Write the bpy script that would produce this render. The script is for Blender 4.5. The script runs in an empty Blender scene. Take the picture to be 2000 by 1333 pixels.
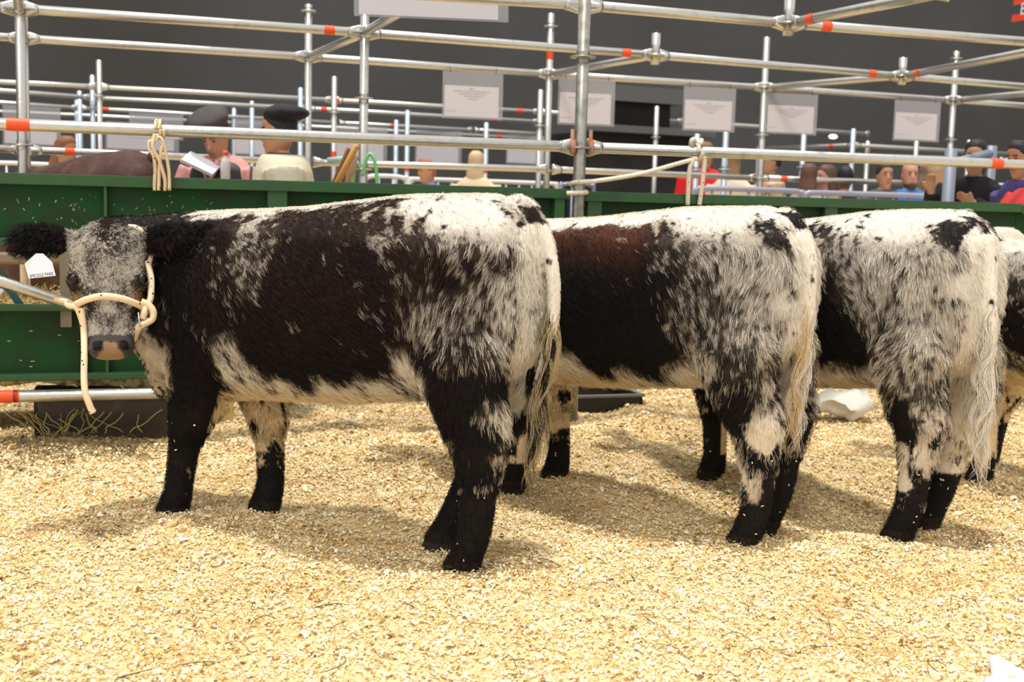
import bpy, bmesh, math, random
import numpy as np
from mathutils import Matrix, Vector, kdtree

# ------------------------------------------------------------------ camera
FPX, CAMH = 2350.0, 1.24                       # focal length in pixels of a 2000 px wide frame, lens height
PITCH, ROLL = math.atan(277 / FPX), 0.026
SC = bpy.context.scene
COL = SC.collection
_f = np.array([0, math.cos(PITCH), -math.sin(PITCH)])
_r0 = np.array([1.0, 0, 0]); _u0 = np.cross(_r0, _f)
_R = math.cos(ROLL) * _r0 + math.sin(ROLL) * _u0
_U = -math.sin(ROLL) * _r0 + math.cos(ROLL) * _u0
CAM = np.array([0, 0, CAMH])
cd = bpy.data.cameras.new('camera'); cam = bpy.data.objects.new('camera', cd); COL.objects.link(cam)
cam.matrix_world = Matrix(((_R[0], _U[0], -_f[0], 0), (_R[1], _U[1], -_f[1], 0), (_R[2], _U[2], -_f[2], CAMH), (0, 0, 0, 1)))
cd.sensor_width = 36.0; cd.lens = FPX * 36.0 / 2000.0
cd.clip_end = 200; cd.clip_start = 0.05
cd.dof.use_dof = True; cd.dof.focus_distance = 4.2; cd.dof.aperture_fstop = 3.6
SC.camera = cam
# ------------------------------------------------------------------ light
SC.view_settings.view_transform = 'Standard'; SC.view_settings.look = 'None'
SC.view_settings.gamma = 1.0; SC.view_settings.exposure = 0.0; SC.view_settings.use_curve_mapping = False
world = bpy.data.worlds.new('hall_air'); SC.world = world; world.use_nodes = True
world.node_tree.nodes['Background'].inputs[0].default_value = (1.0, 0.95, 0.90, 1)
world.node_tree.nodes['Background'].inputs[1].default_value = 1.0
def sun(name, energy, ang, d, colr):
    l = bpy.data.lights.new(name, 'SUN'); l.energy = energy; l.angle = math.radians(ang); l.color = colr
    o = bpy.data.objects.new(name, l); COL.objects.link(o)
    o.rotation_euler = Vector(d).to_track_quat('-Z', 'Y').to_euler(); o.location = (0, 4, 9)
    return o
sun('hall_flood_light', 2.9, 5.0, (0.03, -0.04, -1), (1.0, 0.95, 0.87))
sun('front_flood_light', 1.0, 14.0, (0.18, 0.62, -.8), (1.0, 0.96, 0.90))
SC.cycles.max_bounces = 6; SC.cycles.diffuse_bounces = 3; SC.cycles.glossy_bounces = 3
SC.cycles.transparent_max_bounces = 10; SC.cycles.caustics_reflective = False; SC.cycles.caustics_refractive = False
RNG = np.random.default_rng(7)
random.seed(7)

# ------------------------------------------------------------------ measuring: picture point -> place in the hall
def ray(x, y): return _f * FPX + _R * (x - 1000) - _U * (y - 666.5)
def atz(x, y, z):
    v = ray(x, y); return CAM + v * ((z - CAMH) / v[2])
def atd(x, y, d):
    v = ray(x, y); return CAM + v * (d / v[1])
def onplane(x, y, P, n):
    v = ray(x, y); return CAM + v * (np.dot(np.asarray(P) - CAM, n) / np.dot(v, n))
def project(P):
    q = np.asarray(P) - CAM; w = q @ _f
    return 1000 + FPX * (q @ _R) / w, 666.5 - FPX * (q @ _U) / w, w
FDIR = np.array([.956, .292, 0.0]); FDIR /= np.linalg.norm(FDIR)      # the pens' rows run this way
FNRM = np.array([-FDIR[1], FDIR[0], 0.0])                             # away from the camera
FP0 = atz(200, 850, 0)
def fence(x, y, back=0.0): return onplane(x, y, FP0 + FNRM * back, FNRM)
def on_fence(s, z, back=0.0):
    p = FP0 + FDIR * s + FNRM * back; return np.array([p[0], p[1], z])

# ------------------------------------------------------------------ noise
_perm = np.random.default_rng(3).permutation(256); _perm = np.concatenate([_perm, _perm, _perm])
_rv = np.random.default_rng(5).random(256)
def vnoise(P, seed=0):
    P = np.asarray(P, float) + seed * 17.31
    i = np.floor(P).astype(int); f = P - i; f = f * f * (3 - 2 * f)
    out = 0
    for a in (0, 1):
        for b in (0, 1):
            for c in (0, 1):
                h = _perm[(_perm[(_perm[(i[:, 0] + a) & 255] + i[:, 1] + b) & 255] + i[:, 2] + c) & 255]
                w = (f[:, 0] if a else 1 - f[:, 0]) * (f[:, 1] if b else 1 - f[:, 1]) * (f[:, 2] if c else 1 - f[:, 2])
                out = out + w * _rv[h]
    return out
def vn2(x, y, s, seed=0): return vnoise(np.stack([x * s, y * s, np.zeros_like(x)], 1), seed)
def smooth(a, b, x):
    t = np.clip((x - a) / (b - a), 0, 1); return t * t * (3 - 2 * t)

# ------------------------------------------------------------------ materials
MATS = {}
def mat(name, col, rough=.6, metal=0., spec=.5, emit=0, attr=None, bump=None, noise=None, alpha=None, coat=0):
    if name in MATS: return MATS[name]
    m = bpy.data.materials.new(name); m.use_nodes = True; nt = m.node_tree; b = nt.nodes['Principled BSDF']
    b.inputs['Base Color'].default_value = (*col, 1); b.inputs['Roughness'].default_value = rough
    b.inputs['Metallic'].default_value = metal; b.inputs['Specular IOR Level'].default_value = spec
    if coat: b.inputs['Coat Weight'].default_value = coat
    tc = nt.nodes.new('ShaderNodeTexCoord')
    if attr:
        a = nt.nodes.new('ShaderNodeAttribute'); a.attribute_name = attr
        nt.links.new(a.outputs['Color'], b.inputs['Base Color'])
    if noise:                               # (scale, second colour, low, high)
        n = nt.nodes.new('ShaderNodeTexNoise'); n.inputs['Scale'].default_value = noise[0]; n.inputs['Detail'].default_value = 6
        nt.links.new(tc.outputs['Object'], n.inputs['Vector'])
        r = nt.nodes.new('ShaderNodeMapRange'); r.inputs['From Min'].default_value = noise[2]; r.inputs['From Max'].default_value = noise[3]
        nt.links.new(n.outputs['Fac'], r.inputs['Value'])
        x = nt.nodes.new('ShaderNodeMix'); x.data_type = 'RGBA'
        nt.links.new(r.outputs['Result'], x.inputs['Factor'])
        x.inputs['A'].default_value = (*col, 1); x.inputs['B'].default_value = (*noise[1], 1)
        nt.links.new(x.outputs['Result'], b.inputs['Base Color'])
    if bump:
        n2 = nt.nodes.new('ShaderNodeTexNoise'); n2.inputs['Scale'].default_value = bump[0]; n2.inputs['Detail'].default_value = 5
        nt.links.new(tc.outputs['Object'], n2.inputs['Vector'])
        bp = nt.nodes.new('ShaderNodeBump'); bp.inputs['Strength'].default_value = bump[1]; bp.inputs['Distance'].default_value = .01
        nt.links.new(n2.outputs['Fac'], bp.inputs['Height']); nt.links.new(bp.outputs['Normal'], b.inputs['Normal'])
    if alpha is not None: b.inputs['Alpha'].default_value = alpha
    if emit:
        b.inputs['Emission Color'].default_value = (*col, 1); b.inputs['Emission Strength'].default_value = emit
    MATS[name] = m; return m

# ------------------------------------------------------------------ mesh building
class MB:
    def __init__(s): s.v = []; s.f = []; s.n = 0
    def add(s, V, F):
        s.v.append(np.asarray(V, float)); s.f += [tuple(int(i) + s.n for i in f) for f in F]; s.n += len(V); return s
    def loft(s, rings, cap=True, closed=True):
        n = len(rings[0]); V = np.concatenate(rings); F = []
        for k in range(len(rings) - 1):
            for j in range(n if closed else n - 1):
                a = k * n + j; b = k * n + (j + 1) % n; F.append((a, b, b + n, a + n))
        if cap:
            F.append(tuple(range(n - 1, -1, -1))); F.append(tuple(range((len(rings) - 1) * n, len(rings) * n)))
        return s.add(V, F)
    def tube(s, pts, r, n=12, cap=True):
        P = np.asarray(pts, float); m = len(P)
        T = np.zeros_like(P); T[1:-1] = P[2:] - P[:-2]; T[0] = P[1] - P[0]; T[-1] = P[-1] - P[-2]
        T /= np.linalg.norm(T, axis=1)[:, None] + 1e-12
        a = np.array([0, 0, 1.]) if abs(T[0][2]) < .9 else np.array([1., 0, 0])
        N = np.cross(T[0], a); N /= np.linalg.norm(N); rings = []
        for k in range(m):
            N = N - T[k] * (N @ T[k]); N /= np.linalg.norm(N); B = np.cross(T[k], N)
            rr = r[k] if hasattr(r, '__len__') else r
            ph = np.arange(n) * 2 * math.pi / n
            rings.append(P[k] + rr * (np.cos(ph)[:, None] * N + np.sin(ph)[:, None] * B))
        return s.loft(rings, cap)
    def box(s, c, sx, sy, sz, ax=None, ay=None, az=None):
        ax = np.array([1., 0, 0]) if ax is None else ax; ay = np.array([0, 1., 0]) if ay is None else ay; az = np.array([0, 0, 1.]) if az is None else az
        c = np.asarray(c, float); V = [c + ax * sx / 2 * i + ay * sy / 2 * j + az * sz / 2 * k for k in (-1, 1) for j in (-1, 1) for i in (-1, 1)]
        return s.add(V, [(0, 2, 3, 1), (4, 5, 7, 6), (0, 1, 5, 4), (2, 6, 7, 3), (0, 4, 6, 2), (1, 3, 7, 5)])
    def ball(s, c, rx, ry=None, rz=None, nu=16, nv=10, M=None):
        ry = rx if ry is None else ry; rz = rx if rz is None else rz; rings = []
        for k in range(1, nv):
            t = math.pi * k / nv; ph = np.arange(nu) * 2 * math.pi / nu
            q = np.stack([rx * math.sin(t) * np.cos(ph), ry * math.sin(t) * np.sin(ph), np.full(nu, -rz * math.cos(t))], 1)
            if M is not None: q = q @ M
            rings.append(q + np.asarray(c))
        return s.loft(rings)
    def mesh(s, name):
        me = bpy.data.meshes.new(name)
        if s.n: me.from_pydata(np.concatenate(s.v).tolist(), [], s.f)
        me.update(); return me
    def build(s, name, m, parent=None, sm=True):
        me = s.mesh(name)
        if m: me.materials.append(m)
        if sm: me.shade_smooth()
        o = bpy.data.objects.new(name, me); COL.objects.link(o)
        if parent: o.parent = parent
        return o
def ell(c, a, b, n=24, e=2.0, hl=None):
    """superellipse ring round c with half axes a and b; hl scales the -b half"""
    ph = np.arange(n) * 2 * math.pi / n; C, S = np.cos(ph), np.sin(ph)
    x = np.sign(C) * np.abs(C) ** (2 / e); y = np.sign(S) * np.abs(S) ** (2 / e)
    if hl is not None: y = np.where(y < 0, y * hl, y)
    return np.asarray(c) + x[:, None] * np.asarray(a) + y[:, None] * np.asarray(b)
def spline(P, n):
    P = np.asarray(P, float); m = len(P); t = np.linspace(0, m - 1, n); i = np.clip(t.astype(int), 0, m - 2); f = (t - i)[:, None]
    g = lambda k: P[np.clip(k, 0, m - 1)]
    p0, p1, p2, p3 = g(i - 1), g(i), g(i + 1), g(i + 2)
    return .5 * (2 * p1 + (p2 - p0) * f + (2 * p0 - 5 * p1 + 4 * p2 - p3) * f ** 2 + (3 * p1 - p0 - 3 * p2 + p3) * f ** 3)
def remesh(mb, voxel, it=6, fac=.5):
    me = mb.mesh('tmp'); o = bpy.data.objects.new('tmp', me); COL.objects.link(o)
    m = o.modifiers.new('r', 'REMESH'); m.mode = 'VOXEL'; m.voxel_size = voxel
    if it:
        q = o.modifiers.new('s', 'SMOOTH'); q.iterations = it; q.factor = fac
    dg = bpy.context.evaluated_depsgraph_get(); out = bpy.data.meshes.new_from_object(o.evaluated_get(dg))
    bpy.data.objects.remove(o); bpy.data.meshes.remove(me); out.shade_smooth(); return out
def mesh_np(me):
    n = len(me.vertices); V = np.empty(n * 3, np.float32); me.vertices.foreach_get('co', V); V = V.reshape(-1, 3).astype(float)
    N = np.empty(n * 3, np.float32); me.vertex_normals.foreach_get('vector', N); N = N.reshape(-1, 3).astype(float)
    me.calc_loop_triangles(); T = np.empty(len(me.loop_triangles) * 3, np.int32); me.loop_triangles.foreach_get('vertices', T)
    return V, N, T.reshape(-1, 3)
def set_col(me, C, name='col'):
    a = me.color_attributes.new(name, 'FLOAT_COLOR', 'POINT')
    a.data.foreach_set('color', np.concatenate([C, np.ones((len(C), 1))], 1).astype(np.float32).ravel())
def link(name, me, m, parent=None):
    o = bpy.data.objects.new(name, me); COL.objects.link(o)
    if m: me.materials.append(m)
    if parent: o.parent = parent
    return o
def tag(o, label=None, cat=None, group=None, kind=None):
    if label: o['label'] = label
    if cat: o['category'] = cat
    if group: o['group'] = group
    if kind: o['kind'] = kind
    return o
def empty(name, loc, rz=0):
    o = bpy.data.objects.new(name, None); COL.objects.link(o); o.location = [float(v) for v in loc]; o.rotation_euler = (0, 0, rz); o.empty_display_size = .1; return o
def copy_tree(o, parent=None):
    c = o.copy(); COL.objects.link(c); c.parent = parent
    for ch in o.children: copy_tree(ch, c)
    return c
def hair_object(name, roots, mids, tips, C, rad, m, parent):
    """one strand of three or more points per row: list of (n,3) arrays"""
    P = np.stack([roots] + mids + [tips], 1); n, k = P.shape[:2]
    cu = bpy.data.hair_curves.new(name); cu.add_curves([k] * n)
    cu.attributes['position'].data.foreach_set('vector', P.astype(np.float32).ravel())
    r = cu.attributes.get('radius') or cu.attributes.new('radius', 'FLOAT', 'POINT')
    prof = np.linspace(1, .25, k); r.data.foreach_set('value', (rad[:, None] * prof[None]).astype(np.float32).ravel())
    a = cu.attributes.new('col', 'FLOAT_COLOR', 'POINT')
    cc = np.concatenate([C, np.ones((n, 1))], 1); a.data.foreach_set('color', np.repeat(cc[:, None], k, 1).astype(np.float32).ravel())
    cu.materials.append(m); o = bpy.data.objects.new(name, cu); COL.objects.link(o); o.parent = parent; return o
#==PART2==
# ------------------------------------------------------------------ bedding
def bumps():
    g = []
    for (x, y, h, r) in [(430, 1050, .030, .30), (160, 1010, .02, .3), (1500, 960, .03, .18), (1240, 830, .06, .28), (1160, 845, .03, .25), (1600, 1090, .025, .3),
                         (900, 1190, .02, .45), (640, 1100, -.02, .4), (1300, 1020, -.03, .35), (1640, 960, -.03, .3), (520, 985, -.025, .16), (880, 1075, -.02, .18),
                         (1090, 960, .02, .2), (1850, 1090, .02, .25), (100, 870, .03, .2), (820, 870, .03, .3), (640, 845, .03, .3), (1750, 905, .02, .3), (350, 985, -.01, .12)]:
        p = atz(x, y, 0); g.append((p[0], p[1], h, r))
    return g
BUMPS = bumps()
def ground(x, y):
    x = np.asarray(x, float).ravel(); y = np.asarray(y, float).ravel()
    z = .055 * (vn2(x, y, 1.6, 1) - .5) + .050 * (vn2(x, y, 4.2, 2) - .5) + .028 * (vn2(x, y, 10, 3) - .5)
    for a, b, h, r in BUMPS: z = z + h * np.exp(-((x - a) ** 2 + (y - b) ** 2) / (r * r))
    return z - .012
def gz(x, y): return float(ground([x], [y])[0])
nx, ny = 300, 260
gx = np.linspace(-6.5, 8.5, nx); gy = np.linspace(1.2, 12.5, ny); GX, GY = np.meshgrid(gx, gy)
GZ = ground(GX, GY).reshape(GX.shape)
V = np.stack([GX.ravel(), GY.ravel(), GZ.ravel()], 1); ii = np.arange(nx * ny).reshape(ny, nx)
F = np.stack([ii[:-1, :-1].ravel(), ii[:-1, 1:].ravel(), ii[1:, 1:].ravel(), ii[1:, :-1].ravel()], 1)
mb = MB(); mb.add(V, F)
bed = mb.build('ground', mat('bedding_under', (.66, .46, .20), .95, noise=(38, (.86, .68, .38), .38, .60), bump=(140, .9)))
tag(bed, kind='structure')
fl = MB(); fl.add([(-40, 1, -.12), (45, 1, -.12), (45, 60, -.12), (-40, 60, -.12)], [(0, 1, 2, 3)])
tag(fl.build('floor', mat('hall_floor', (.10, .10, .10), .7, noise=(.6, (.14, .14, .14), .4, .6)), sm=False), kind='structure')

DIRT = [(130, 870, .22, .9), (70, 905, .2, .7), (230, 860, .25, .6), (660, 850, .22, .45), (830, 905, .22, .4), (180, 1045, .06, 1), (150, 1025, .03, 1), (640, 1035, .06, .6), (1330, 850, .12, .5), (1370, 880, .1, .5),
        (1500, 980, .06, .7), (1700, 1290, .05, .5), (1980, 960, .12, .3), (1930, 1060, .15, .45), (1700, 800, .3, .6), (1900, 830, .2, .3), (560, 880, .12, .4), (480, 870, .15, .4)]
DIRT = [(*atz(x, y, 0)[:2], r, s) for x, y, r, s in DIRT]
def dirt(x, y):
    d = np.zeros_like(x)
    for a, b, r, s in DIRT: d = np.maximum(d, s * np.exp(-((x - a) ** 2 + (y - b) ** 2) / (r * r)))
    return d
def flakes():
    cand = 900000
    x = RNG.uniform(-3.6, 4.6, cand); y = RNG.uniform(2.2, 10.5, cand)
    q = np.stack([x, y, np.zeros(cand)], 1) - CAM; w = q @ _f
    px = 1000 + FPX * (q @ _R) / w; py = 666.5 - FPX * (q @ _U) / w
    keep = (px > -420) & (px < 2420) & (py < 1500)
    dens = np.where(y < 5.0, 1.0, np.where(y < 7.5, .6, .3)); keep &= RNG.random(cand) < dens
    x, y = x[keep], y[keep]; n = len(x); z = ground(x, y)
    L = RNG.lognormal(math.log(.0080), .42, n) * np.where(y < 5, 1, np.where(y < 7.5, 1.25, 1.7)); W = L * RNG.uniform(.35, .8, n)
    yaw = RNG.uniform(0, 2 * math.pi, n); t1 = RNG.normal(0, .38, n); t2 = RNG.normal(0, .38, n)
    a = np.stack([np.cos(yaw) * np.cos(t1), np.sin(yaw) * np.cos(t1), np.sin(t1)], 1)
    b0 = np.stack([-np.sin(yaw), np.cos(yaw), np.zeros(n)], 1)
    nn = np.cross(a, b0); b = b0 * np.cos(t2)[:, None] + nn * np.sin(t2)[:, None]; nn = np.cross(a, b)
    c = np.stack([x, y, z + RNG.uniform(0.0, .012, n)], 1); cu = (L * RNG.uniform(-.25, .45, n))[:, None]
    al, bw = a * L[:, None] / 2, b * W[:, None] / 2
    P = np.stack([c - al - bw, c - al * .9 + bw, c + nn * cu - bw * .9, c + nn * cu + bw, c + al - bw * .8, c + al * .8 + bw], 1)
    me = bpy.data.meshes.new('ground_shavings'); me.vertices.add(n * 6); me.vertices.foreach_set('co', P.astype(np.float32).ravel())
    base = (np.arange(n) * 6)[:, None]; F = np.concatenate([base + np.array([[0, 2, 3, 1]]), base + np.array([[2, 4, 5, 3]])], 1).ravel().astype(np.int32)
    me.loops.add(len(F)); me.loops.foreach_set('vertex_index', F)
    me.polygons.add(n * 2); me.polygons.foreach_set('loop_start', np.arange(0, n * 8, 4, dtype=np.int32)); me.update(calc_edges=True)
    k = RNG.random(n); pal = np.array([[.95, .81, .52], [.93, .74, .42], [.84, .60, .27], [.94, .87, .70], [.50, .27, .08], [.16, .10, .05]])
    idx = np.searchsorted([.40, .66, .80, .95, .985], k)
    C = pal[idx] * RNG.uniform(.92, 1.10, (n, 1))
    patch = smooth(.52, .72, vn2(x, y, 9, 8)) * .55 + smooth(.5, .7, vn2(x, y, 2.2, 9)) * .25
    pk = (RNG.random(n) < patch * .75); C[pk] = np.array([.72, .46, .18]) * RNG.uniform(.8, 1.1, (pk.sum(), 1))
    D = dirt(x, y); dk = RNG.random(n) < D * .8; C[dk] = np.array([.27, .19, .11]) * RNG.uniform(.5, 1.4, (dk.sum(), 1))
    C = np.clip(C, 0, .95); set_col(me, np.repeat(C, 6, 0))
    o = link('ground_shavings', me, mat('shaving', (.9, .7, .4), .7, spec=.25, attr='col'))
    tag(o, 'pale yellow wood shavings spread deep over the pen floor under the cattle', 'wood shavings', kind='stuff'); print('flakes', n)
flakes()
def stems(name, n, region, lab, colr, L=(.04, .12), r=.0009, lift=.02, cat='hay'):
    mb = MB(); k = 0
    while k < n:
        u, v = region(); p = np.array([u, v]); z = gz(u, v) + .009
        yaw = random.uniform(0, 6.28); l = random.uniform(*L); bend = random.uniform(-1.2, 1.2); up = random.uniform(0, lift)
        pts = []; q = np.array([u, v, z])
        for s in range(6):
            pts.append(q.copy()); yaw += bend / 5; q = q + np.array([math.cos(yaw), math.sin(yaw), 0]) * l / 5; q[2] = gz(q[0], q[1]) + .009 + up * math.sin(math.pi * (s + 1) / 5)
        mb.tube(pts, r * random.uniform(.7, 1.5), 4); k += 1
    o = mb.build(name, mat(name, colr, .8, noise=(30, tuple(c * .5 for c in colr), .4, .6))); tag(o, lab, cat, kind='stuff')
def reg_all():
    while True:
        x, y = random.uniform(-60, 2060), random.uniform(800, 1400); p = atz(x, y, 0)
        return p[0], p[1]
stems('ground_hay_stems', 230, reg_all, 'thin dark dry hay stems lying loose on the pale shavings', (.10, .08, .03))
def reg_dirt():
    p = atz(random.choice([random.gauss(120, 60), random.gauss(90, 60), random.gauss(240, 50)]), random.gauss(868, 16), 0); return p[0], p[1]
stems('ground_trampled_hay', 520, reg_dirt, 'trampled brown and green hay heaped before the brown trough at the fence', (.20, .15, .06), (.03, .10), .0014, .035)
#==PART3==
# ------------------------------------------------------------------ cattle
FURMAT = mat('cattle_hair', (1, 1, 1), .65, spec=.16, attr='col')
SKINMAT = mat('cattle_skin', (1, 1, 1), .75, spec=.2, attr='col')
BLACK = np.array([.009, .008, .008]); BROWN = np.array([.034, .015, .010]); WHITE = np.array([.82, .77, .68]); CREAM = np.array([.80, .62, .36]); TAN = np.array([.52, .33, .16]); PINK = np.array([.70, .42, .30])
def frame(th):
    th = math.radians(th); return np.array([-math.cos(th), math.sin(th), 0]), np.array([-math.sin(th), -math.cos(th), 0])
def control(O, th, pts, side=.25):
    """coat readings: picture points on the cow's near flank -> (x, z, whiteness) in her own frame"""
    dx, dy = frame(th); out = []
    for p in pts:
        s = side
        for _ in range(8):
            W = onplane(p[0], p[1], O + s * dy, dy); s = .5 * s + .5 * .27 * math.sqrt(max(0, 1 - (max(0, W[2] - .88) / .385) ** 2))
        out.append(((W - O) @ dx, rise(W[2], s), p[2]))
    return np.array(out)
def rise(z, y): return z + .30 * np.clip(1 - np.abs(y) / .26, 0, 1) * smooth(.98, 1.16, z)      # opens out the flat top of the back
def idw(ctrl, x, z, pw=3.2):
    num = np.zeros_like(x); den = np.zeros_like(x)
    for cx, cz, w in ctrl:
        d = ((x - cx) ** 2 + (z - cz) ** 2 + 4e-4) ** (-pw / 2); num += d * w; den += d
    return num / den
LEG_HN = [(.70, .045, .165, .105), (.612, .03, .14, .105), (.558, .010, .128, .10), (.445, -.03, .108, .08), (.369, -.038, .082, .066), (.274, -.040, .060, .054), (.132, -.028, .057, .052), (.06, -.005, .056, .056), (.02, .014, .062, .058), (-.06, .04, .068, .062)]
LEG_FN = [(.62, 1.193, .13, .11), (.50, 1.196, .115, .095), (.359, 1.205, .088, .075), (.30, 1.222, .062, .06), (.234, 1.231, .054, .054), (.115, 1.243, .050, .050), (.06, 1.255, .056, .055), (.02, 1.27, .062, .058), (-.07, 1.285, .068, .062)]
def leg(mb, prof, dx, y, ytop, top, zshift=0, sc=1.0):
    rings = []
    for (z, x, rx, ry) in reversed(prof):
        t = np.clip(z / .55, 0, 1); yy = y + (ytop - y) * t; k = 1 - t * t
        rings.append(ell((x + dx * k + top * (1 - k), yy, z), (rx * sc, 0, 0), (0, ry * sc, 0), 18))
    for (z, x, rx, ry) in top_sections(prof): rings.append(ell((x + top, ytop * .92, z), (rx, 0, 0), (0, ry, 0), 18))
    mb.loft(rings)
def top_sections(prof):
    if prof is LEG_HN: return [(.78, .07, .165, .09), (.90, .09, .13, .06), (1.0, .10, .08, .03)]
    return [(.75, 1.20, .15, .11), (.90, 1.22, .13, .08)]
def trunk(mb, sh, hscale, slim=1.0):
    S = [(-.165, 1.08, .86, .05), (-.145, 1.16, .74, .105), (-.09, 1.225, .66, .165), (.02, 1.255, .60, .215), (.18, 1.252, .555, .245), (.36, 1.245, .53, .27), (.58, 1.218, .50, .29), (.80, 1.192, .485, .295),
         (1.0, 1.178, .475, .30), (1.17, 1.170, .445, .27), (1.32, 1.160, .44, .245), (1.45, 1.14, .49, .215), (1.56, 1.10, .56, .17), (1.64, 1.03, .66, .10)]
    rings = []
    for x, zt, zb, w in S:
        x += sh; zt = zb + (zt - zb) * 1.0; c = zb + (zt - zb) * .52
        zt *= hscale
        rings.append(ell((x, 0, c), (0, w * slim, 0), (0, 0, zt - c), 36, 2.25, hl=(c - zb) / (zt - c)))
    mb.loft(rings)
def head_sections(HF):
    # (picture row, left, right, front bulge, depth)
    S = [(424, 196, 221, -.035, .07), (430, 180, 236, -.015, .11), (439, 163, 254, -.004, .14), (452, 148, 268, .0, .17), (470, 138, 277, .004, .20), (500, 136, 279, .004, .22), (530, 137, 278, 0, .235), (552, 138, 277, -.004, .235), (578, 143, 273, -.004, .22),
         (600, 153, 266, .0, .19), (622, 163, 259, .004, .165), (640, 170, 256, .008, .145), (652, 168, 258, .014, .13), (668, 166, 260, .018, .12), (684, 168, 258, .016, .105), (694, 176, 248, .004, .085), (699, 190, 234, -.012, .05)]
    out = []
    for y, l, r, f, d in S:
        t, u0, w = (y - 428) / HF['k'], ((l + r) / 2 - 208) / HF['k'], (r - l) / 2 / HF['k'] - .006
        out.append((t, u0, w, f - .004, d))
    return out
def make_cow(name, label, O, th, coat, feet, sh=0, hs=1.0, turned=False, hairs=100000, tail=None, seed=1, tailcol=0, headpts=None, tone=None, slim=1.0):
    dx, dy = frame(th); O = np.asarray(O, float); root = empty(name, (O[0], O[1], 0), math.pi - math.radians(th))
    tag(root, label, 'cow', 'speckled black and white cattle standing side by side in the pen')
    toL = lambda W: np.array([(np.asarray(W) - O) @ dx, (np.asarray(W) - O) @ dy, W[2]])
    dirL = lambda W: np.array([np.asarray(W) @ dx, np.asarray(W) @ dy, W[2]])
    mb = MB(); trunk(mb, sh, hs, slim)
    (hn, hf, fn, ff) = feet
    leg(mb, LEG_HN, hn[0], hn[1], .16, sh * .8); leg(mb, LEG_HN, hf[0], hf[1], -.16, sh * .8)
    leg(mb, LEG_FN, fn[0], fn[1], .15, sh * .8); leg(mb, LEG_FN, ff[0], ff[1], -.15, sh * .8)
    # tail
    T = spline(tail, 26); rt = np.interp(np.linspace(0, 1, 26), [0, .1, .5, .85, 1], [.026, .028, .024, .018, .010])
    mb.tube(T, rt, 10)
    # head frame
    HF = {}
    if turned:
        P0 = toL(atd(208, 428, 4.36)); P1 = toL(atd(212, 698, 4.22)); HF['k'] = 270 / np.linalg.norm(P1 - P0)
        e3 = P1 - P0; e3 /= np.linalg.norm(e3); vw = dirL(-ray(210, 560)); vw /= np.linalg.norm(vw)
        e1 = np.cross(vw, e3); e1 /= np.linalg.norm(e1); e1 = -e1 if e1 @ dirL(np.array([1., 0, 0])) < 0 else e1; e2 = np.cross(e3, e1); e2 = -e2 if e2 @ vw < 0 else e2
    else:
        P0 = np.array([1.86 + sh, 0, 1.12]); HF['k'] = 530.; e3 = np.array([.55, 0, -.835]); e3 /= np.linalg.norm(e3); e1 = np.array([0, 1., 0]); e2 = np.array([.835, 0, .55])
    hp = lambda u, t, w: P0 + e1 * u + e3 * t + e2 * w
    HF.update(P0=P0, e1=e1, e2=e2, e3=e3, hp=hp)
    rings = [ell(hp(u0, t, f - d / 2), e1 * w, e2 * (d / 2), 28, 2.35) for t, u0, w, f, d in head_sections(HF)]
    mb.loft(rings)
    hb = MB()
    for s in (-1, 1):            # brow bulges, cheek, nostril wings
        mb.ball(hp(s * .105, .215, -.052), .034, .034, .04)
        mb.ball(hp(s * .045, .475, -.005), .026, .030, .022)
    # neck
    if turned:
        N = [((1.18 + sh, 0, .82), (0, .23, 0), (0, 0, .33)), ((1.40, .03, .84), (-.03, .19, 0), (0, 0, .315)), ((1.52, .11, .86), (-.10, .13, 0), (0.0, 0, .28)),
             ((1.565, .20, .90), (-.135, .045, 0), (0, .0, .235)), ((1.545, .27, .955), (-.125, -.02, 0), (0, 0, .175))]
        mb.loft([ell(c, a, b, 28, 2.2) for c, a, b in N])
        mb.loft([ell(c, a, b, 20, 2.0) for c, a, b in [((1.545, .24, .96), (-.12, 0, 0), (0, 0, .17)), ((1.52, .30, .97), (-.12, -.04, 0), (0, 0, .15)), (hp(0, .14, -.16), e1 * .10, e3 * -.10)]])
        # dewlap
        D = [atd(288, 640, 4.52), atd(300, 690, 4.55), atd(316, 722, 4.6), atd(332, 760, 4.66)]; D = [toL(d) for d in D]; Dr = [.030, .04, .045, .05]
        q = [ell(D[i] + np.array([.02 * i, -.03, .02]), dirL(np.array([1., .3, 0])) * (.035 + .018 * i), np.array([0, 0, .06 + .01 * i]), 14) for i in range(4)]
        mb.tube(D, [.036, .045, .055, .06], 14)
        D2 = [toL(W) for W in (atd(295, 610, 4.56), atd(322, 670, 4.62), atd(345, 720, 4.68), atd(360, 760, 4.72))]; mb.tube(D2, [.05, .07, .08, .08], 14)
    else:
        N = [((1.18 + sh, 0, .85), (0, .22, 0), (-.02, 0, .32)), ((1.45 + sh, 0, .90), (0, .17, 0), (-.06, 0, .26)), ((1.65 + sh, 0, .97), (0, .12, 0), (-.08, 0, .19)), ((1.80 + sh, 0, 1.02), (0, .10, 0), (-.06, 0, .12))]
        mb.loft([ell(c, a, b, 28, 2.2) for c, a, b in N])
    # ears
    def ear(s, tipu, tipt, tw, hw):
        A = [(0.085 * s, .055, -.10), (.14 * s, .055, -.095), ((.14 * s + tipu) / 2, tipt * .45 + .03, -.085 + tw * .5), (tipu * .9, tipt * .95, tw - .08), (tipu, tipt, tw - .08)]
        A = [hp(*a) for a in A]; A = spline(A, 9); hh = np.interp(np.linspace(0, 1, 9), [0, .2, .5, .8, 1], [.030, .036, hw, hw * .85, hw * .35])
        mb.loft([ell(A[i], e3 * hh[i], e2 * (.016 if i < 8 else .008) + e1 * 0, 16) for i in range(9)])
        return A
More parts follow.
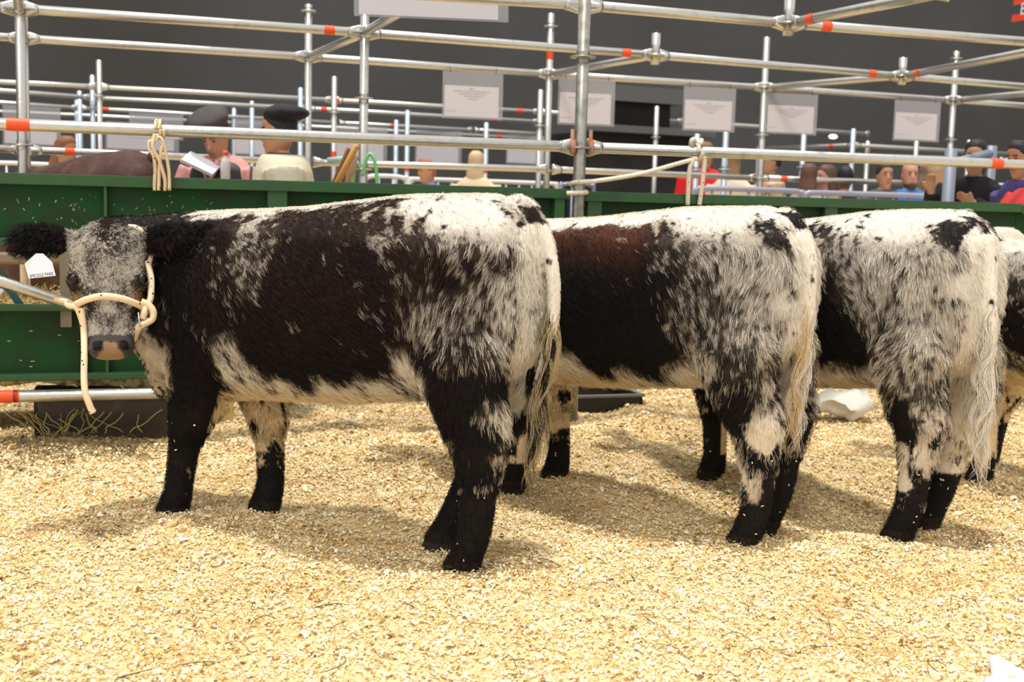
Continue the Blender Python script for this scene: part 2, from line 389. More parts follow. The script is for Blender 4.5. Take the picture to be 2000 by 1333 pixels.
    EA = ear(-1, -.325, .078, .03, .060); EB = ear(1, .295, .062, .09, .060)
    body = remesh(mb, .0105, 5, .45)
    V, N, Tr = mesh_np(body)

    # --- coat
    gr = ell  # noqa
    def classify(P):
        q = P - P0; u, t, w = q @ e1, q @ e3, q @ e2
        head = (t > -.03) & (t < .55) & (np.abs(u) < .155) & (w > -.235) & (w < .08)
        if turned: head &= ~((w < -.13) & (t > .28)) & ~((u > .14) & (w < -.12))
        ears = ((np.abs(u) > .135) & (np.abs(u) < .40) & (t > -.02) & (t < .18) & (w > -.15) & (w < .03))
        d = lambda A: np.min(np.linalg.norm(P[:, None, :] - A[None], axis=2), axis=1)
        c = np.where(ears)[0]; e = np.zeros(len(P), bool)
        if len(c): e[c] = np.minimum(np.min(np.linalg.norm(P[c][:, None] - EA[None], axis=2), 1), np.min(np.linalg.norm(P[c][:, None] - EB[None], axis=2), 1)) < .075
        head &= ~e
        c = np.where((P[:, 0] < .08) & (np.abs(P[:, 1]) < .09))[0]; tl = np.zeros(len(P), bool)
        if len(c): tl[c] = (np.min(np.linalg.norm(P[c][:, None] - T[None], axis=2), 1) < .045) & (P[c][:, 2] < 1.22)
        return head, e, tl, u, t, w
    def whiteness(P, G):
        """P points (local), G noise-space points; returns white share 0..1 and base colours"""
        head, e, tl, u, t, w = classify(P)
        x, y, z = P.T
        W = idw(coat, x, rise(z, y)); W = np.where((z > 1.08) & (np.abs(y) < .085) & (x > .0) & (x < 1.32), np.maximum(W, .98), W)
        W = np.where((x < -.13) & (z > .55), np.maximum(W, .78), W)                       # buttocks
        W = np.where((x < .02) & (np.abs(y) < .09) & (z > .5) & (z < 1.15), .93, W)
        W = np.where((z < .54) & (np.abs(y) < .16) & (x > .25) & (x < 1.15), 1.0, W)      # belly
        fl = (y < -.02) & (z < .50)                                                        # far legs, seen from inside
        W = np.where(fl & (x > .7), np.where(z > .23, .68, np.where(z > .17, .4, .0)), W)
        W = np.where(fl & (x < .4), np.where(z > .22, coatfar, .05), W)
        W = np.where((y > -.02) & (y < .12) & (z < .5) & (z > .2) & (x < .4), np.maximum(W, coatin), W)
        W = np.where((z < .12), np.minimum(W, .12 - (z < .08) * .5), W)
        hw = idw(HEADC, u, t, 3.0) if turned else np.full(len(P), .5)
        W = np.where(head, hw, W); W = np.where(e, .02, W)
        tcol = np.where(z > .80, .93, tailcol[0]); tcol = np.where(z > 1.16, .35, tcol)
        W = np.where(tl, tcol, W)
        return W, head, e, tl, u, t, w
    coatfar, coatin = tailcol[1], tailcol[2]
    def colour(P, W, head, e, tl, t, rnd, clump):
        x, y, z = P.T
        spots = vnoise(P * np.array([26, 26, 20]) , seed + 3)
        flow = vnoise(np.stack([x * 40 - z * 20, y * 24, z * 14 + x * 10], 1), seed) * .6 + vnoise(P * 75, seed + 1) * .4
        n = np.where((W > .8) | tl | (z < .45), spots, flow)
        rr = np.clip(1.15 - np.abs(W - .55) * 1.5, .1, 1)
        sig = np.where((W > .8) | tl | (z < .45), .55 * (n - .5) * 2, .52 * (n - .5) * 2) + 1.0 * rr * (rnd - .5)
        sig = np.where(head, .40 * (flow - .5) * 2 + .60 * (RNG.random(len(P)) - .5), sig)
        white = (W + sig) > .5
        wc = WHITE[None] * (0.93 + .12 * clump[:, None])
        wc = wc * smooth(.15, .80, np.where(head | e, np.maximum(W, .75), W))[:, None] + (1 - smooth(.15, .80, np.where(head | e, np.maximum(W, .75), W)))[:, None] * np.array([.36, .30, .235])
        cream = smooth(.62, .5, z) * ((x > .2) & (x < 1.3)) * .85  # cream belly hair, with warm bounce off the shavings put into the colour
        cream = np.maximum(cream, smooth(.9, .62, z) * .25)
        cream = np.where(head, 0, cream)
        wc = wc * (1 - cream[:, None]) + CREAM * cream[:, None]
        br = np.clip(tone(x, z) * .8 * (.5 + vnoise(P * 9, seed + 5)), 0, 3.2) * np.where(z < .3, .3, 1)
        bc = BLACK * (1 - br[:, None]) + BROWN * br[:, None]
        C = np.where(white[:, None], wc, bc)
        mid = (np.abs(W - .55) < .3) & (clump > .7) & ~tl & (z > .4); C[mid] = C[mid] * .7 + TAN * .10
        if turned:
            tanm = head & (HT(P) > .5); C[tanm] = TAN * 1.15
            dk = head & ~white; C[dk] = np.array([.045, .034, .028])
        C[e] = np.where(clump[e][:, None] > .9, BROWN * 1.6, BLACK)
        return C
    def HT(P):
        q = P - P0; u, t = q @ e1, q @ e3
        return np.where(((np.abs(np.abs(u) - .112) < .026) & (np.abs(t - .285) < .045)), 1., 0.)
    Wv, hd, er, tl, u, t, w = whiteness(V, V); rnd = RNG.random(len(V))
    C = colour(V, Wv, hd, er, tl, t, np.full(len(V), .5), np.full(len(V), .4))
    roan = smooth(.25, .55, Wv) * smooth(1.0, .8, Wv) * smooth(.45, .55, V[:, 2]) * smooth(1.17, 1.08, V[:, 2]) * (~tl) * .7; C = C * (1 - roan[:, None]) + roan[:, None] * np.array([.17, .14, .11])
    # muzzle skin
    if True:
        mz = hd & (t > .425); C[mz] = np.array([.060, .050, .046])
        pk = mz & (np.abs(u - .008) < .022 + .9 * np.clip(t - .475, 0, .03)) & (t > .455) & (w > -.05); C[pk] = np.array([.27, .17, .10])
        for s in (-1, 1):
            c2 = mz & (((u - .008 - s * .045) / .019) ** 2 + ((t - .465 - s * 0) / .020) ** 2 < 1) & (w > -.06); C[c2] = np.array([.004, .003, .003])
    C[V[:, 2] < .035] = np.array([.03, .022, .016])
    set_col(body, C); link('body', body, SKINMAT, root)
    # --- fur
    a, b, c = V[Tr[:, 0]], V[Tr[:, 1]], V[Tr[:, 2]]; ar = np.linalg.norm(np.cross(b - a, c - a), axis=1); cen = (a + b + c) / 3
    hdc, erc, tlc, uc, tc_, wc_ = classify(cen)
    wgt = ar * np.where(hdc, 3.2, np.where(erc, 2.2, np.where(cen[:, 2] < .35, 1.7, 1))) * np.where(hdc & (tc_ > .425), 0, 1) * (cen[:, 2] > .0)
    wgt *= np.where((cen[:, 1] < -.14) & ~hdc, .45, 1)
    tri = RNG.choice(len(ar), hairs, p=wgt / wgt.sum()); r1, r2 = RNG.random(hairs), RNG.random(hairs); fl_ = r1 + r2 > 1; r1[fl_], r2[fl_] = 1 - r1[fl_], 1 - r2[fl_]
    P = a[tri] + (b - a)[tri] * r1[:, None] + (c - a)[tri] * r2[:, None]
    Nn = N[Tr[tri, 0]] * (1 - r1 - r2)[:, None] + N[Tr[tri, 1]] * r1[:, None] + N[Tr[tri, 2]] * r2[:, None]; Nn /= np.linalg.norm(Nn, axis=1)[:, None]
    hd, er, tl, u, t, w = classify(P)
    x, y, z = P.T
    # flow of the coat
    D = np.stack([np.full(hairs, -.75), .0 * x, np.full(hairs, -.7)], 1)
    D[:, 0] += 1.1 * (vnoise(P * 3.1, seed + 7) - .5); D[:, 2] += .9 * (vnoise(P * 3.3, seed + 8) - .5); D[:, 1] += .5 * (vnoise(P * 5, seed + 9) - .5)
    topm = smooth(1.02, 1.2, z)[:, None]; D = D * (1 - topm * .7) + topm * np.stack([np.full(hairs, -.9), .5 * np.sign(y), np.full(hairs, -.2)], 1)
    lg = smooth(.50, .35, z)[:, None]; D = D * (1 - lg) + lg * np.array([0, 0, -1.]) + lg * .25 * RNG.normal(0, 1, (hairs, 3))
    rp = (smooth(.32, .0, x) * smooth(.4, .6, z))[:, None] * (1 - topm); D = D * (1 - rp * .7) + rp * .9 * np.stack([.55 - 1.6 * (vnoise(P * 4, seed + 12) - .5), 0 * x, np.full(hairs, -.9)], 1)
    D[hd] = (e1[None] * u[hd][:, None] * 4 + e3[None] * np.where(t[hd] > .16, -.7, .25)[:, None] + .5 * RNG.normal(0, 1, (hd.sum(), 3)) * .6)
    D[er] = e1[None] * np.sign(u[er])[:, None] * .9 + e3[None] * .5 + .45 * RNG.normal(0, 1, (er.sum(), 3))
    D[tl] = np.array([0, 0, -1.]) + .15 * RNG.normal(0, 1, (tl.sum(), 3))
    D -= Nn * np.sum(D * Nn, 1)[:, None]; D /= np.linalg.norm(D, axis=1)[:, None] + 1e-9
    Lh = np.full(hairs, .036); Lh = np.where(z > 1.1, .017, Lh); Lh = np.where(z < .45, .024, Lh); Lh = np.where(z < .28, .011, Lh); Lh = np.where((x > 1.28), .016, Lh)
    Lh = np.where((x < .0) & (z > .5) & (z < 1.1), .032, Lh)
    Lh = np.where(hd, .011, Lh); Lh = np.where(hd & (t < .05), .022, Lh); Lh = np.where(er, .026, Lh); Lh = np.where(tl, .015, Lh)
    Lh = Lh * RNG.uniform(.65, 1.25, hairs)
    lift = np.where(hd, .35, .42) + .12 * RNG.normal(0, 1, hairs); lift = np.where(er, .75, lift); lift = np.where(tl, .15, lift); lift = np.where(z > 1.1, .3, lift)
    # tufts
    ng = hairs // 7; gi = RNG.choice(hairs, ng, replace=False); kd = kdtree.KDTree(ng)
    for i, g in enumerate(gi): kd.insert(P[g], i)
    kd.balance(); near = np.fromiter((kd.find(p)[1] for p in P), int, hairs); G = gi[near]
    Wg = whiteness(P, P)[0]
    cl = RNG.random(ng)[near]; rg = RNG.random(ng)[near]
    # colour is decided per tuft: use the tuft's own place
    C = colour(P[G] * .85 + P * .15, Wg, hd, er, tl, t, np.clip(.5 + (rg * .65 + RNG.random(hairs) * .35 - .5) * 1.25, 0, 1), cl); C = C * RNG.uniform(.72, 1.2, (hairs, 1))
    tip = P + D * Lh[:, None] + Nn * (Lh * lift)[:, None] + RNG.normal(0, .0018, (hairs, 3))
    gt = tip[G]; tuft = np.where(hd | tl | (z < .28), .15, .55)[:, None]; off = (P - P[G]); tip = tip * (1 - tuft) + (gt + off * .35) * tuft
    tip[:, 2] = np.maximum(tip[:, 2], .0)
    m1 = P + D * (Lh * .30)[:, None] + Nn * (Lh * lift * .62)[:, None]; m2 = (m1 + tip) / 2 + Nn * (Lh * lift * .18)[:, None]
    rad = np.where(Lh > .02, .00062, .00046) * RNG.uniform(.8, 1.3, hairs)
    fo = hair_object('fur', P - Nn * .002, [m1, m2], tip, C, rad, FURMAT, root)
    # --- tail switch
    n = 900; base = T[-1 - (RNG.random(n) * 11).astype(int)]; L = RNG.uniform(.14, tailcol[3] * .92, n)
    ph = RNG.uniform(0, 6.28, n); rr = RNG.uniform(0, .016, n); b0 = base + np.stack([rr * np.cos(ph), rr * np.sin(ph), 0 * ph], 1)
    lock = (RNG.random(n) * 14).astype(int); la = RNG.uniform(0, 6.28, 14)[lock]; wa = RNG.uniform(.008, .024, 14)[lock]; wf = RNG.uniform(18, 34, 14)[lock]; sp = RNG.uniform(.004, .026, 14)[lock]
    seq = []
    for k in range(9):
        s = k / 8; d = L * s; zz = b0[:, 2] - d
        ox = np.cos(la) * sp * math.sin(min(1, s * 1.4) * 1.7) + wa * np.sin(wf * zz + la * 3) * s; oy = np.sin(la) * sp * math.sin(min(1, s * 1.4) * 1.7) + wa * np.cos(wf * zz + la * 2) * s
        seq.append(np.stack([b0[:, 0] * (1 - .35 * s) + T[-1][0] * .35 * s + ox + RNG.normal(0, .0015, n), b0[:, 1] + oy, zz], 1))
    c0, c1 = tailcol[4], tailcol[5]; mixc = (RNG.random(14)[lock] < tailcol[6]); C = np.where(mixc[:, None], c0, c1) * RNG.uniform(.75, 1.15, (n, 1))
    hair_object('tail_switch', seq[0], seq[1:-1], seq[-1], C, np.full(n, .0013), FURMAT, root)
    # --- shavings clinging to the lower legs
    lo = np.where((V[:, 2] > .02) & (V[:, 2] < .40))[0]; q = MB()
    for i in RNG.choice(lo, 70, replace=False):
        nn_ = N[i]; a_ = np.cross(nn_, RNG.normal(0, 1, 3)); a_ /= np.linalg.norm(a_); b_ = np.cross(nn_, a_); c_ = V[i] + nn_ * .012; l_, w_ = RNG.uniform(.002, .006), RNG.uniform(.001, .003)
        q.add([c_ - a_ * l_ - b_ * w_, c_ + a_ * l_ - b_ * w_, c_ + a_ * l_ + b_ * w_ + nn_ * .002, c_ - a_ * l_ + b_ * w_], [(0, 1, 2, 3)])
    tag(q.build('clinging_shavings', mat('shaving_fleck', (.9, .78, .55), .7), root, sm=False), kind='stuff')
    # --- eyes
    for s in (-1, 1):
        q = MB(); q.ball(hp(s * .117 + .002, .216, -.035), .022); q.build('eye', mat('eye', (.005, .003, .002), .18, spec=.4), root)
    return root, HF, (EA, EB), toL, dirL
#==PART4==
HEADC = None
C1_O, C1_T = (-.055, 4.081, 0), 28; C2_O, C2_T = (.998, 4.458, 0), 40; C3_O, C3_T = (1.644, 4.556, 0), 58
def headctrl(k):
    pts = [(208, 432, .05), (185, 436, .35), (235, 436, .35), (215, 450, .05), (212, 468, .15), (170, 452, .65), (255, 455, .5), (150, 475, .75), (150, 500, .6), (190, 495, .45), (220, 490, .35), (262, 490, .72), (245, 475, .5), (205, 520, .8), (165, 525, .7), (250, 525, .72), (150, 535, .3), (270, 535, .3), (148, 552, .0), (270, 552, .0),
           (168, 560, .3), (252, 562, .35), (150, 578, .8), (265, 575, .8), (210, 555, .78), (205, 580, .7), (178, 588, .25), (240, 588, .3), (212, 610, .75), (192, 622, .6), (232, 622, .6), (183, 640, .8), (236, 640, .85), (212, 635, .45), (160, 612, .15), (256, 612, .15), (165, 600, .2), (210, 648, .55), (130, 500, .6), (285, 500, .5)]
    return np.array([((x - 208) / k, (y - 428) / k, w) for x, y, w in pts])
HEADC = headctrl(529.)
CO1 = [(430, 414, .25), (480, 411, .4), (530, 410, .3), (570, 409, .25), (620, 404, .22), (660, 400, .3), (700, 393, .32), (740, 390, .3), (780, 386, .38), (380, 414, .2), (350, 418, .1), (590, 430, .05), (660, 420, .15), (720, 415, .3), (500, 700, -.1), (530, 722, -.1), (480, 690, .1), (285, 690, .95), (300, 720, 1.05), (316, 708, .8), (275, 660, .9), (290, 645, .05), (300, 670, .15), (310, 690, .85), (335, 712, -.1), (345, 680, -.1), (321, 738, .6), (345, 740, -.15), (350, 780, -.1), (330, 800, -.1), (270, 430, .1), (300, 420, .1), (330, 410, .35), (360, 405, .8), (390, 402, .8), (420, 399, 1), (500, 396, 1.05), (600, 392, 1.05), (700, 380, 1.05), (800, 368, 1.1), (900, 365, 1.1), (980, 365, .95), (1010, 362, .5), (330, 440, -.1), (360, 425, .05), (390, 420, .15), (400, 440, 0), (450, 420, .3), (500, 412, .6),
       (480, 440, .52), (475, 480, .54), (478, 520, .5), (490, 550, .42), (455, 540, .3), (510, 470, .35), (430, 470, .1), (450, 590, .2), (430, 620, .0), (530, 430, .3), (560, 415, .25), (600, 412, .2), (640, 405, .35), (620, 440, .15), (700, 398, .5), (600, 480, .0), (560, 560, -.1), (650, 600, -.1), (700, 500, .05), (690, 440, .3), (740, 470, .42), (720, 560, .1), (760, 410, .4),
       (750, 440, .25), (800, 395, .8), (850, 400, 1), (900, 410, 1.1), (950, 410, 1), (860, 435, .85), (810, 440, .4), (780, 500, .2), (820, 480, .32), (850, 510, .2), (870, 550, .15), (900, 520, .25), (930, 485, .45), (890, 460, .7), (960, 445, .8), (985, 430, .9), (1000, 395, .45), (1005, 425, .15), (1020, 440, .1), (1000, 480, .7), (960, 520, .55), (990, 550, .95),
       (1000, 620, 1), (960, 600, .9), (915, 580, .4), (870, 590, .55), (820, 620, .5), (800, 650, .45), (850, 650, .58), (900, 640, .35), (940, 660, .7), (980, 680, .75), (960, 710, .5), (900, 700, .3), (860, 700, .35), (810, 700, .2), (780, 600, .25), (760, 650, .05), (720, 700, -.1), (600, 700, -.1), (500, 650, -.1), (400, 600, -.1), (350, 550, -.1), (350, 650, -.1), (380, 750, -.1), (400, 700, .0),
       (425, 700, .7), (430, 725, .95), (445, 680, .7), (460, 700, .8), (470, 735, 1), (520, 757, 1.1), (440, 780, 1.1), (600, 775, 1.1), (560, 735, .0), (640, 735, .0), (700, 720, .0), (730, 712, .25), (760, 720, 1.1), (800, 745, 1.1), (700, 765, 1.1), (640, 775, 1.1), (850, 760, -.1), (830, 715, .0), (900, 760, -.05), (960, 760, .0), (900, 850, -.1), (975, 850, 1.0), (962, 832, .85), (985, 872, .95), (990, 835, .9), (960, 900, .35), (930, 860, .0), (900, 920, .05), (920, 950, .45), (940, 1000, -.1), (900, 1080, -.1), (360, 900, -.1), (385, 900, .1)]
CO2 = [(1060, 425, 1.1), (1150, 420, 1.1), (1250, 416, 1.1), (1350, 408, 1.1), (1450, 404, 1), (1500, 410, 0.7), (1060, 470, -0.1), (1150, 450, 0), (1250, 455, 0.1), (1230, 520, 0.1), (1290, 440, 0.33), (1350, 435, 0.73), (1420, 425, 0.9), (1300, 500, 0.38), (1400, 500, 0.6), (1450, 470, 0.68), (1340, 560, 0.4), (1400, 570, 0.58), (1310, 600, 0.38), (1285, 560, 0.15), (1250, 620, -0.1), (1150, 600, -0.1), (1100, 520, -0.1), (1080, 620, -0.1), (1150, 700, -0.1), (1240, 700, -0.1), (1290, 685, 0.1), (1320, 650, 0.38), (1400, 640, 0.53), (1460, 560, 0.78), (1500, 600, 0.95), (1480, 660, 0.73), (1380, 690, 0.38), (1420, 720, 0.35), (1460, 700, 0.38), (1400, 760, 0.35), (1360, 745, 0.6), (1420, 820, -0.05), (1440, 790, 0.05), (1490, 830, 0.85), (1475, 855, 1), (1440, 880, 0.4), (1430, 930, 0.85), (1480, 930, 0.3), (1440, 970, 0.5), (1480, 1000, -0.1), (1440, 1040, -0.1), (1500, 760, 0.6), (1520, 430, 0.4), (1485, 425, 0.35), (1500, 450, 0.25), (1510, 500, 0.78), (1100, 745, 1.1), (1200, 768, 1.1), (1300, 745, 1.1), (1340, 725, 0.95), (1060, 728, 1.1), (1040, 800, 1.0), (1040, 850, 0.9), (1040, 900, 0.35), (1030, 930, 0)]
CO3 = [(1540, 428, 1.1), (1640, 412, 1.1), (1750, 408, 1.1), (1830, 412, 0.9), (1560, 455, 0.3), (1600, 445, 0.33), (1650, 435, 0.68), (1620, 500, 0.48), (1570, 520, 0.05), (1560, 600, -0.1), (1600, 600, 0.05), (1580, 680, -0.1), (1650, 690, -0.05), (1640, 650, 0.05), (1620, 560, 0.3), (1650, 560, 0.63), (1700, 500, 0.73), (1750, 450, 1.0), (1700, 600, 0.68), (1780, 560, 0.78), (1820, 500, 0.78), (1840, 560, 1), (1850, 425, 0.25), (1870, 455, 0.15), (1780, 650, 0.78), (1740, 690, 0.48), (1800, 700, 0.63), (1700, 670, 0.48), (1720, 755, 0.35), (1740, 820, -0.1), (1760, 840, 0.05), (1790, 820, 0.65), (1765, 900, 0.75), (1785, 930, 0.4), (1750, 950, 0.75), (1770, 970, 0.2), (1750, 1000, 0.45), (1770, 1030, -0.1), (1750, 1040, -0.1), (1600, 755, 1.1), (1660, 745, 1.1), (1700, 735, 0.95), (1560, 745, 0.9), (1400, 900, -0.1), (1390, 860, 0.1)]
CO4 = [(1940, 470, 1.1), (2000, 468, 1.1), (1980, 500, .85), (1955, 540, .4), (1980, 560, .35), (1985, 620, .1), (1960, 640, .2), (1990, 680, .1), (1965, 700, .35), (1990, 740, .8), (1950, 745, 1.0), (1920, 800, 1.0), (1920, 870, .95), (1920, 910, .5), (1925, 935, .1), (2100, 560, .6), (2150, 700, .6)]
TAIL1 = [(-.02, 0, 1.20), (-.075, 0, 1.236), (-.125, 0, 1.205), (-.185, 0, 1.10), (-.215, 0, .95), (-.21, 0, .80), (-.175, .0, .66), (-.15, 0, .56)]
c1 = make_cow('cow', 'nearest speckled cow, mostly black, facing the camera with a rope halter and white ear tag', C1_O, C1_T, control(np.array(C1_O), C1_T, CO1), [(0, .17), (.235, -.085), (.04, .175), (-.20, -.08)],
              turned=True, hairs=190000, tail=TAIL1, seed=1, tone=lambda x, z: .55 * smooth(.6, .95, z) * smooth(1.25, .9, x) + .12,
              tailcol=(.55, .12, .25, .34, CREAM * .55, BLACK, .55))
TAIL2 = [(.05, 0, 1.18), (.00, 0, 1.212), (-.055, 0, 1.17), (-.105, 0, 1.06), (-.115, .0, .90), (-.10, 0, .75), (-.08, 0, .62)]
c2 = make_cow('cow', 'second speckled cow from the front, black middle and grey roan hindquarters, white tail', C2_O, C2_T, control(np.array(C2_O), C2_T, CO2), [(0, .17), (.06, -.09), (-.09, .12), (-.10, -.17)],
              sh=.06, hs=.985, hairs=130000, tail=TAIL2, seed=21, tone=lambda x, z: 2.8 * smooth(.92, 1.10, z) * smooth(.35, .55, x) + .05,
              tailcol=(.97, .25, .7, .34, WHITE, CREAM, .7))
TAIL3 = [(.0, 0, 1.18), (-.055, 0, 1.222), (-.10, 0, 1.18), (-.16, 0, 1.06), (-.20, 0, .90), (-.205, 0, .72), (-.20, 0, .60)]
c3 = make_cow('cow', 'third speckled cow from the front, pale grey roan flank and long white tail', C3_O, C3_T, control(np.array(C3_O), C3_T, CO3), [(0, .17), (.10, -.115), (-.16, .15), (-.36, -.10)],
              sh=-.02, hs=.99, hairs=110000, tail=TAIL3, seed=41, tone=lambda x, z: 1.6 * smooth(1.0, 1.12, z) * smooth(.5, .7, x) + .05,
              tailcol=(.97, .8, .95, .42, WHITE, CREAM, .8))
f4 = atz(1925, 943, 0); dx4, dy4 = frame(60); C4_O = f4 - 1.06 * dx4 - .17 * dy4
c4 = make_cow('cow', 'fourth speckled cow cut off by the right edge, grey roan with one pale foreleg showing', C4_O, 60, control(C4_O, 60, CO4), [(0, .17), (.1, -.1), (-.17, .17), (.05, -.15)],
              sh=0, hs=.945, hairs=60000, tail=TAIL3, seed=61, tone=lambda x, z: .1 + 0 * x, tailcol=(.97, .6, .85, .4, WHITE, CREAM, .8))
#==PART5==
# ------------------------------------------------------------------ cow 1: halter, lead and tag
ROPE = mat('halter_rope', (.78, .62, .42), .8)
def speckle(m, dark):
    nt = m.node_tree; b = nt.nodes['Principled BSDF']; tc = nt.nodes.new('ShaderNodeTexCoord'); v = nt.nodes.new('ShaderNodeTexVoronoi'); v.inputs['Scale'].default_value = 42
    nt.links.new(tc.outputs['Object'], v.inputs['Vector']); r = nt.nodes.new('ShaderNodeMath'); r.operation = 'LESS_THAN'; r.inputs[1].default_value = .17
    nt.links.new(v.outputs['Distance'], r.inputs[0]); x = nt.nodes.new('ShaderNodeMix'); x.data_type = 'RGBA'; nt.links.new(r.outputs[0], x.inputs['Factor'])
    x.inputs['A'].default_value = b.inputs['Base Color'].default_value[:]; x.inputs['B'].default_value = (*dark, 1); nt.links.new(x.outputs['Result'], b.inputs['Base Color'])
speckle(ROPE, (.02, .02, .02))
croot, HF, EARS, toL, dirL = c1
hp, K = HF['hp'], HF['k']
def hpx(x, y, w): return hp((x - 208) / K, (y - 428) / K, w)
h = MB()
h.tube(spline([hpx(146, 589, -.075), hpx(152, 592, -.03), hpx(172, 587, .008), hpx(200, 583, .024), hpx(232, 587, .020), hpx(258, 594, -.004), hpx(272, 598, -.04), hpx(280, 604, -.075)], 30), .0125, 10)
h.tube(spline([hpx(283, 500, -.10), hpx(289, 530, -.075), hpx(289, 560, -.06), hpx(285, 585, -.05), hpx(272, 598, -.045)], 20), .012, 10)
ring = spline([hpx(270, 588, -.03), hpx(282, 594, -.028), hpx(291, 606, -.03), hpx(290, 620, -.035), hpx(280, 628, -.035), hpx(268, 634, -.03), hpx(262, 640, -.04), hpx(254, 655, -.09)], 22); h.tube(ring, .013, 10)
h.tube(spline([hpx(274, 590, -.045), hpx(275, 606, -.025), hpx(271, 622, -.03)], 10), .012, 10)
h.tube(spline([hpx(133, 585, -.08), hpx(139, 594, -.045), hpx(150, 597, -.03), hpx(157, 610, -.04), hpx(163, 632, -.05), hpx(167, 655, -.06), hpx(180, 668, -.14)], 18), .0105, 10)
h.tube(spline([hpx(112, 569, -.13), hpx(122, 575, -.11), hpx(138, 582, -.085), hpx(150, 594, -.05)], 10), .0095, 8)
h.tube(spline([hpx(250, 427, -.11), hpx(265, 432, -.09), hpx(283, 448, -.10), hpx(292, 475, -.12), hpx(286, 505, -.10)], 16), .010, 8)
h.build('rope_halter', ROPE, croot)
l = MB(); l.tube(spline([hpx(160, 600, -.03), hpx(164, 640, -.03), hpx(165, 690, .0), hpx(164, 735, .01), hpx(166, 765, .015), hpx(173, 788, .01), hpx(179, 803, .0)], 30), [.0115] * 28 + [.014, .011], 10); l.build('lead_rope', ROPE, croot)
cp = MB(); cp.tube([hpx(263, 612, -.005), hpx(266, 640, -.01)], .003, 8); cp.build('halter_clip', mat('bright_steel', (.8, .8, .8), .25, 1.0), croot)
# ear tag
tp = lambda x, y: hpx(x, y, -.035)
def prism(mb, pts, t, n):
    P = np.array(pts); m = len(P); V = np.concatenate([P - n * t / 2, P + n * t / 2])
    return mb.add(V, [tuple(range(m - 1, -1, -1)), tuple(range(m, 2 * m))] + [(i, (i + 1) % m, (i + 1) % m + m, i + m) for i in range(m)])
t = MB(); prism(t, [tp(60, 513), tp(67, 542), tp(115, 536), tp(109, 510), tp(93, 493), tp(80, 493)], .002, HF['e2'])
etag = t.build('ear_tag', mat('tag_white', (.72, .70, .76), .5), croot, sm=False)
def text(name, s, width, m, M, parent, extr=.0003):
    cu = bpy.data.curves.new(name, 'FONT'); cu.body = s; cu.align_x = 'CENTER'; cu.align_y = 'CENTER'; cu.extrude = extr; cu.size = 1; cu.offset = .012
    tmp = bpy.data.objects.new('tmp', cu); COL.objects.link(tmp); bpy.context.view_layer.update()
    me = bpy.data.meshes.new_from_object(tmp.evaluated_get(bpy.context.evaluated_depsgraph_get())); k = width / max(tmp.dimensions.x, 1e-6)
    bpy.data.objects.remove(tmp); me.materials.append(m); V = np.array([v.co[:] for v in me.vertices]) * k
    me.vertices.foreach_set('co', (V @ np.asarray(M)[:3] + np.asarray(M)[3]).astype(np.float32).ravel()); me.update()
    o = bpy.data.objects.new(name, me); COL.objects.link(o); o.parent = parent; return o
INK = mat('ink', (.06, .07, .12), .6)
bx_ = (tp(112, 533) - tp(68, 539)); bx_ /= np.linalg.norm(bx_); by_ = np.cross(HF['e2'], bx_); by_ = by_ if by_ @ HF['e3'] < 0 else -by_
text('lettering', 'SPECKLE PARK', 43 / K, INK, [bx_, by_ * 1.35, HF['e2'] * .1, (tp(68, 538) + tp(112, 532)) / 2 + HF['e2'] * .0013], etag)

# ------------------------------------------------------------------ steel, rails, fence
STEEL = mat('galvanised_steel', (.58, .58, .56), .30, .85, noise=(18, (.46, .44, .38), .55, .78), bump=(60, .15))
STEEL_B = mat('pale_blue_steel', (.50, .60, .70), .4, .6, noise=(14, (.40, .50, .60), .45, .7))
TAPE = mat('orange_red_tape', (.85, .09, .02), .5)
BLACKTAPE = mat('black_tape', (.03, .025, .02), .6)
GREEN = mat('green_fence_paint', (.010, .060, .017), .5, spec=.15, noise=(7, (.017, .042, .017), .45, .62), bump=(25, .08))
GREEND = mat('green_frame_paint', (.022, .095, .028), .5, noise=(9, (.028, .075, .03), .45, .65))
def ringdisc(mb, c, r, R, ax=(0, 0, 1), w=.01):
    ax = np.array(ax, float); a = np.cross(ax, [0, 1., .01]); a /= np.linalg.norm(a); b = np.cross(ax, a); ph = np.arange(20) * 2 * math.pi / 20
    rr = lambda q, z: np.asarray(c) + ax * z + q * (np.cos(ph)[:, None] * a + np.sin(ph)[:, None] * b)
    mb.loft([rr(r, -w / 2), rr(R, -w / 2), rr(R, w / 2), rr(r, w / 2)], cap=False)
def pipe(a, b, label, r=.030, group='horizontal scaffold pipes', name='scaffold_pipe', m=None, tapes=(), ends=True, cat='pipe'):
    a, b = np.asarray(a, float), np.asarray(b, float); d = b - a; L = np.linalg.norm(d); d = d / L; c = (a + b) / 2
    q = MB(); q.tube([a, a + d * .002, b - d * .002, b], [r * .93, r, r, r * .93], 20); o = q.build(name, m or STEEL); tag(o, label, cat, group)
    if ends:
        sd_ = np.cross([0, 0, 1.], d); up_ = np.array([0, 0, 1.])
        for p, s in ((a, 1), (b, -1)):
            e = MB(); e.loft([ell(p + d * s * t_, sd_ * w_, up_ * h_, 12, 3.5) for t_, w_, h_ in ((-.012, r * .45, r * 1.7), (.01, r * .7, r * 1.6), (.045, r * .9, r * 1.25), (.075, r * 1.06, r * 1.06))]); e.build('end_coupler', m or STEEL, o)
    for t0, w, mm in tapes:
        q = MB(); q.tube([a + d * (t0 * L - w / 2), a + d * (t0 * L + w / 2)], r * 1.035, 20, cap=False); q.build('colour_band', mm, o)
    return o
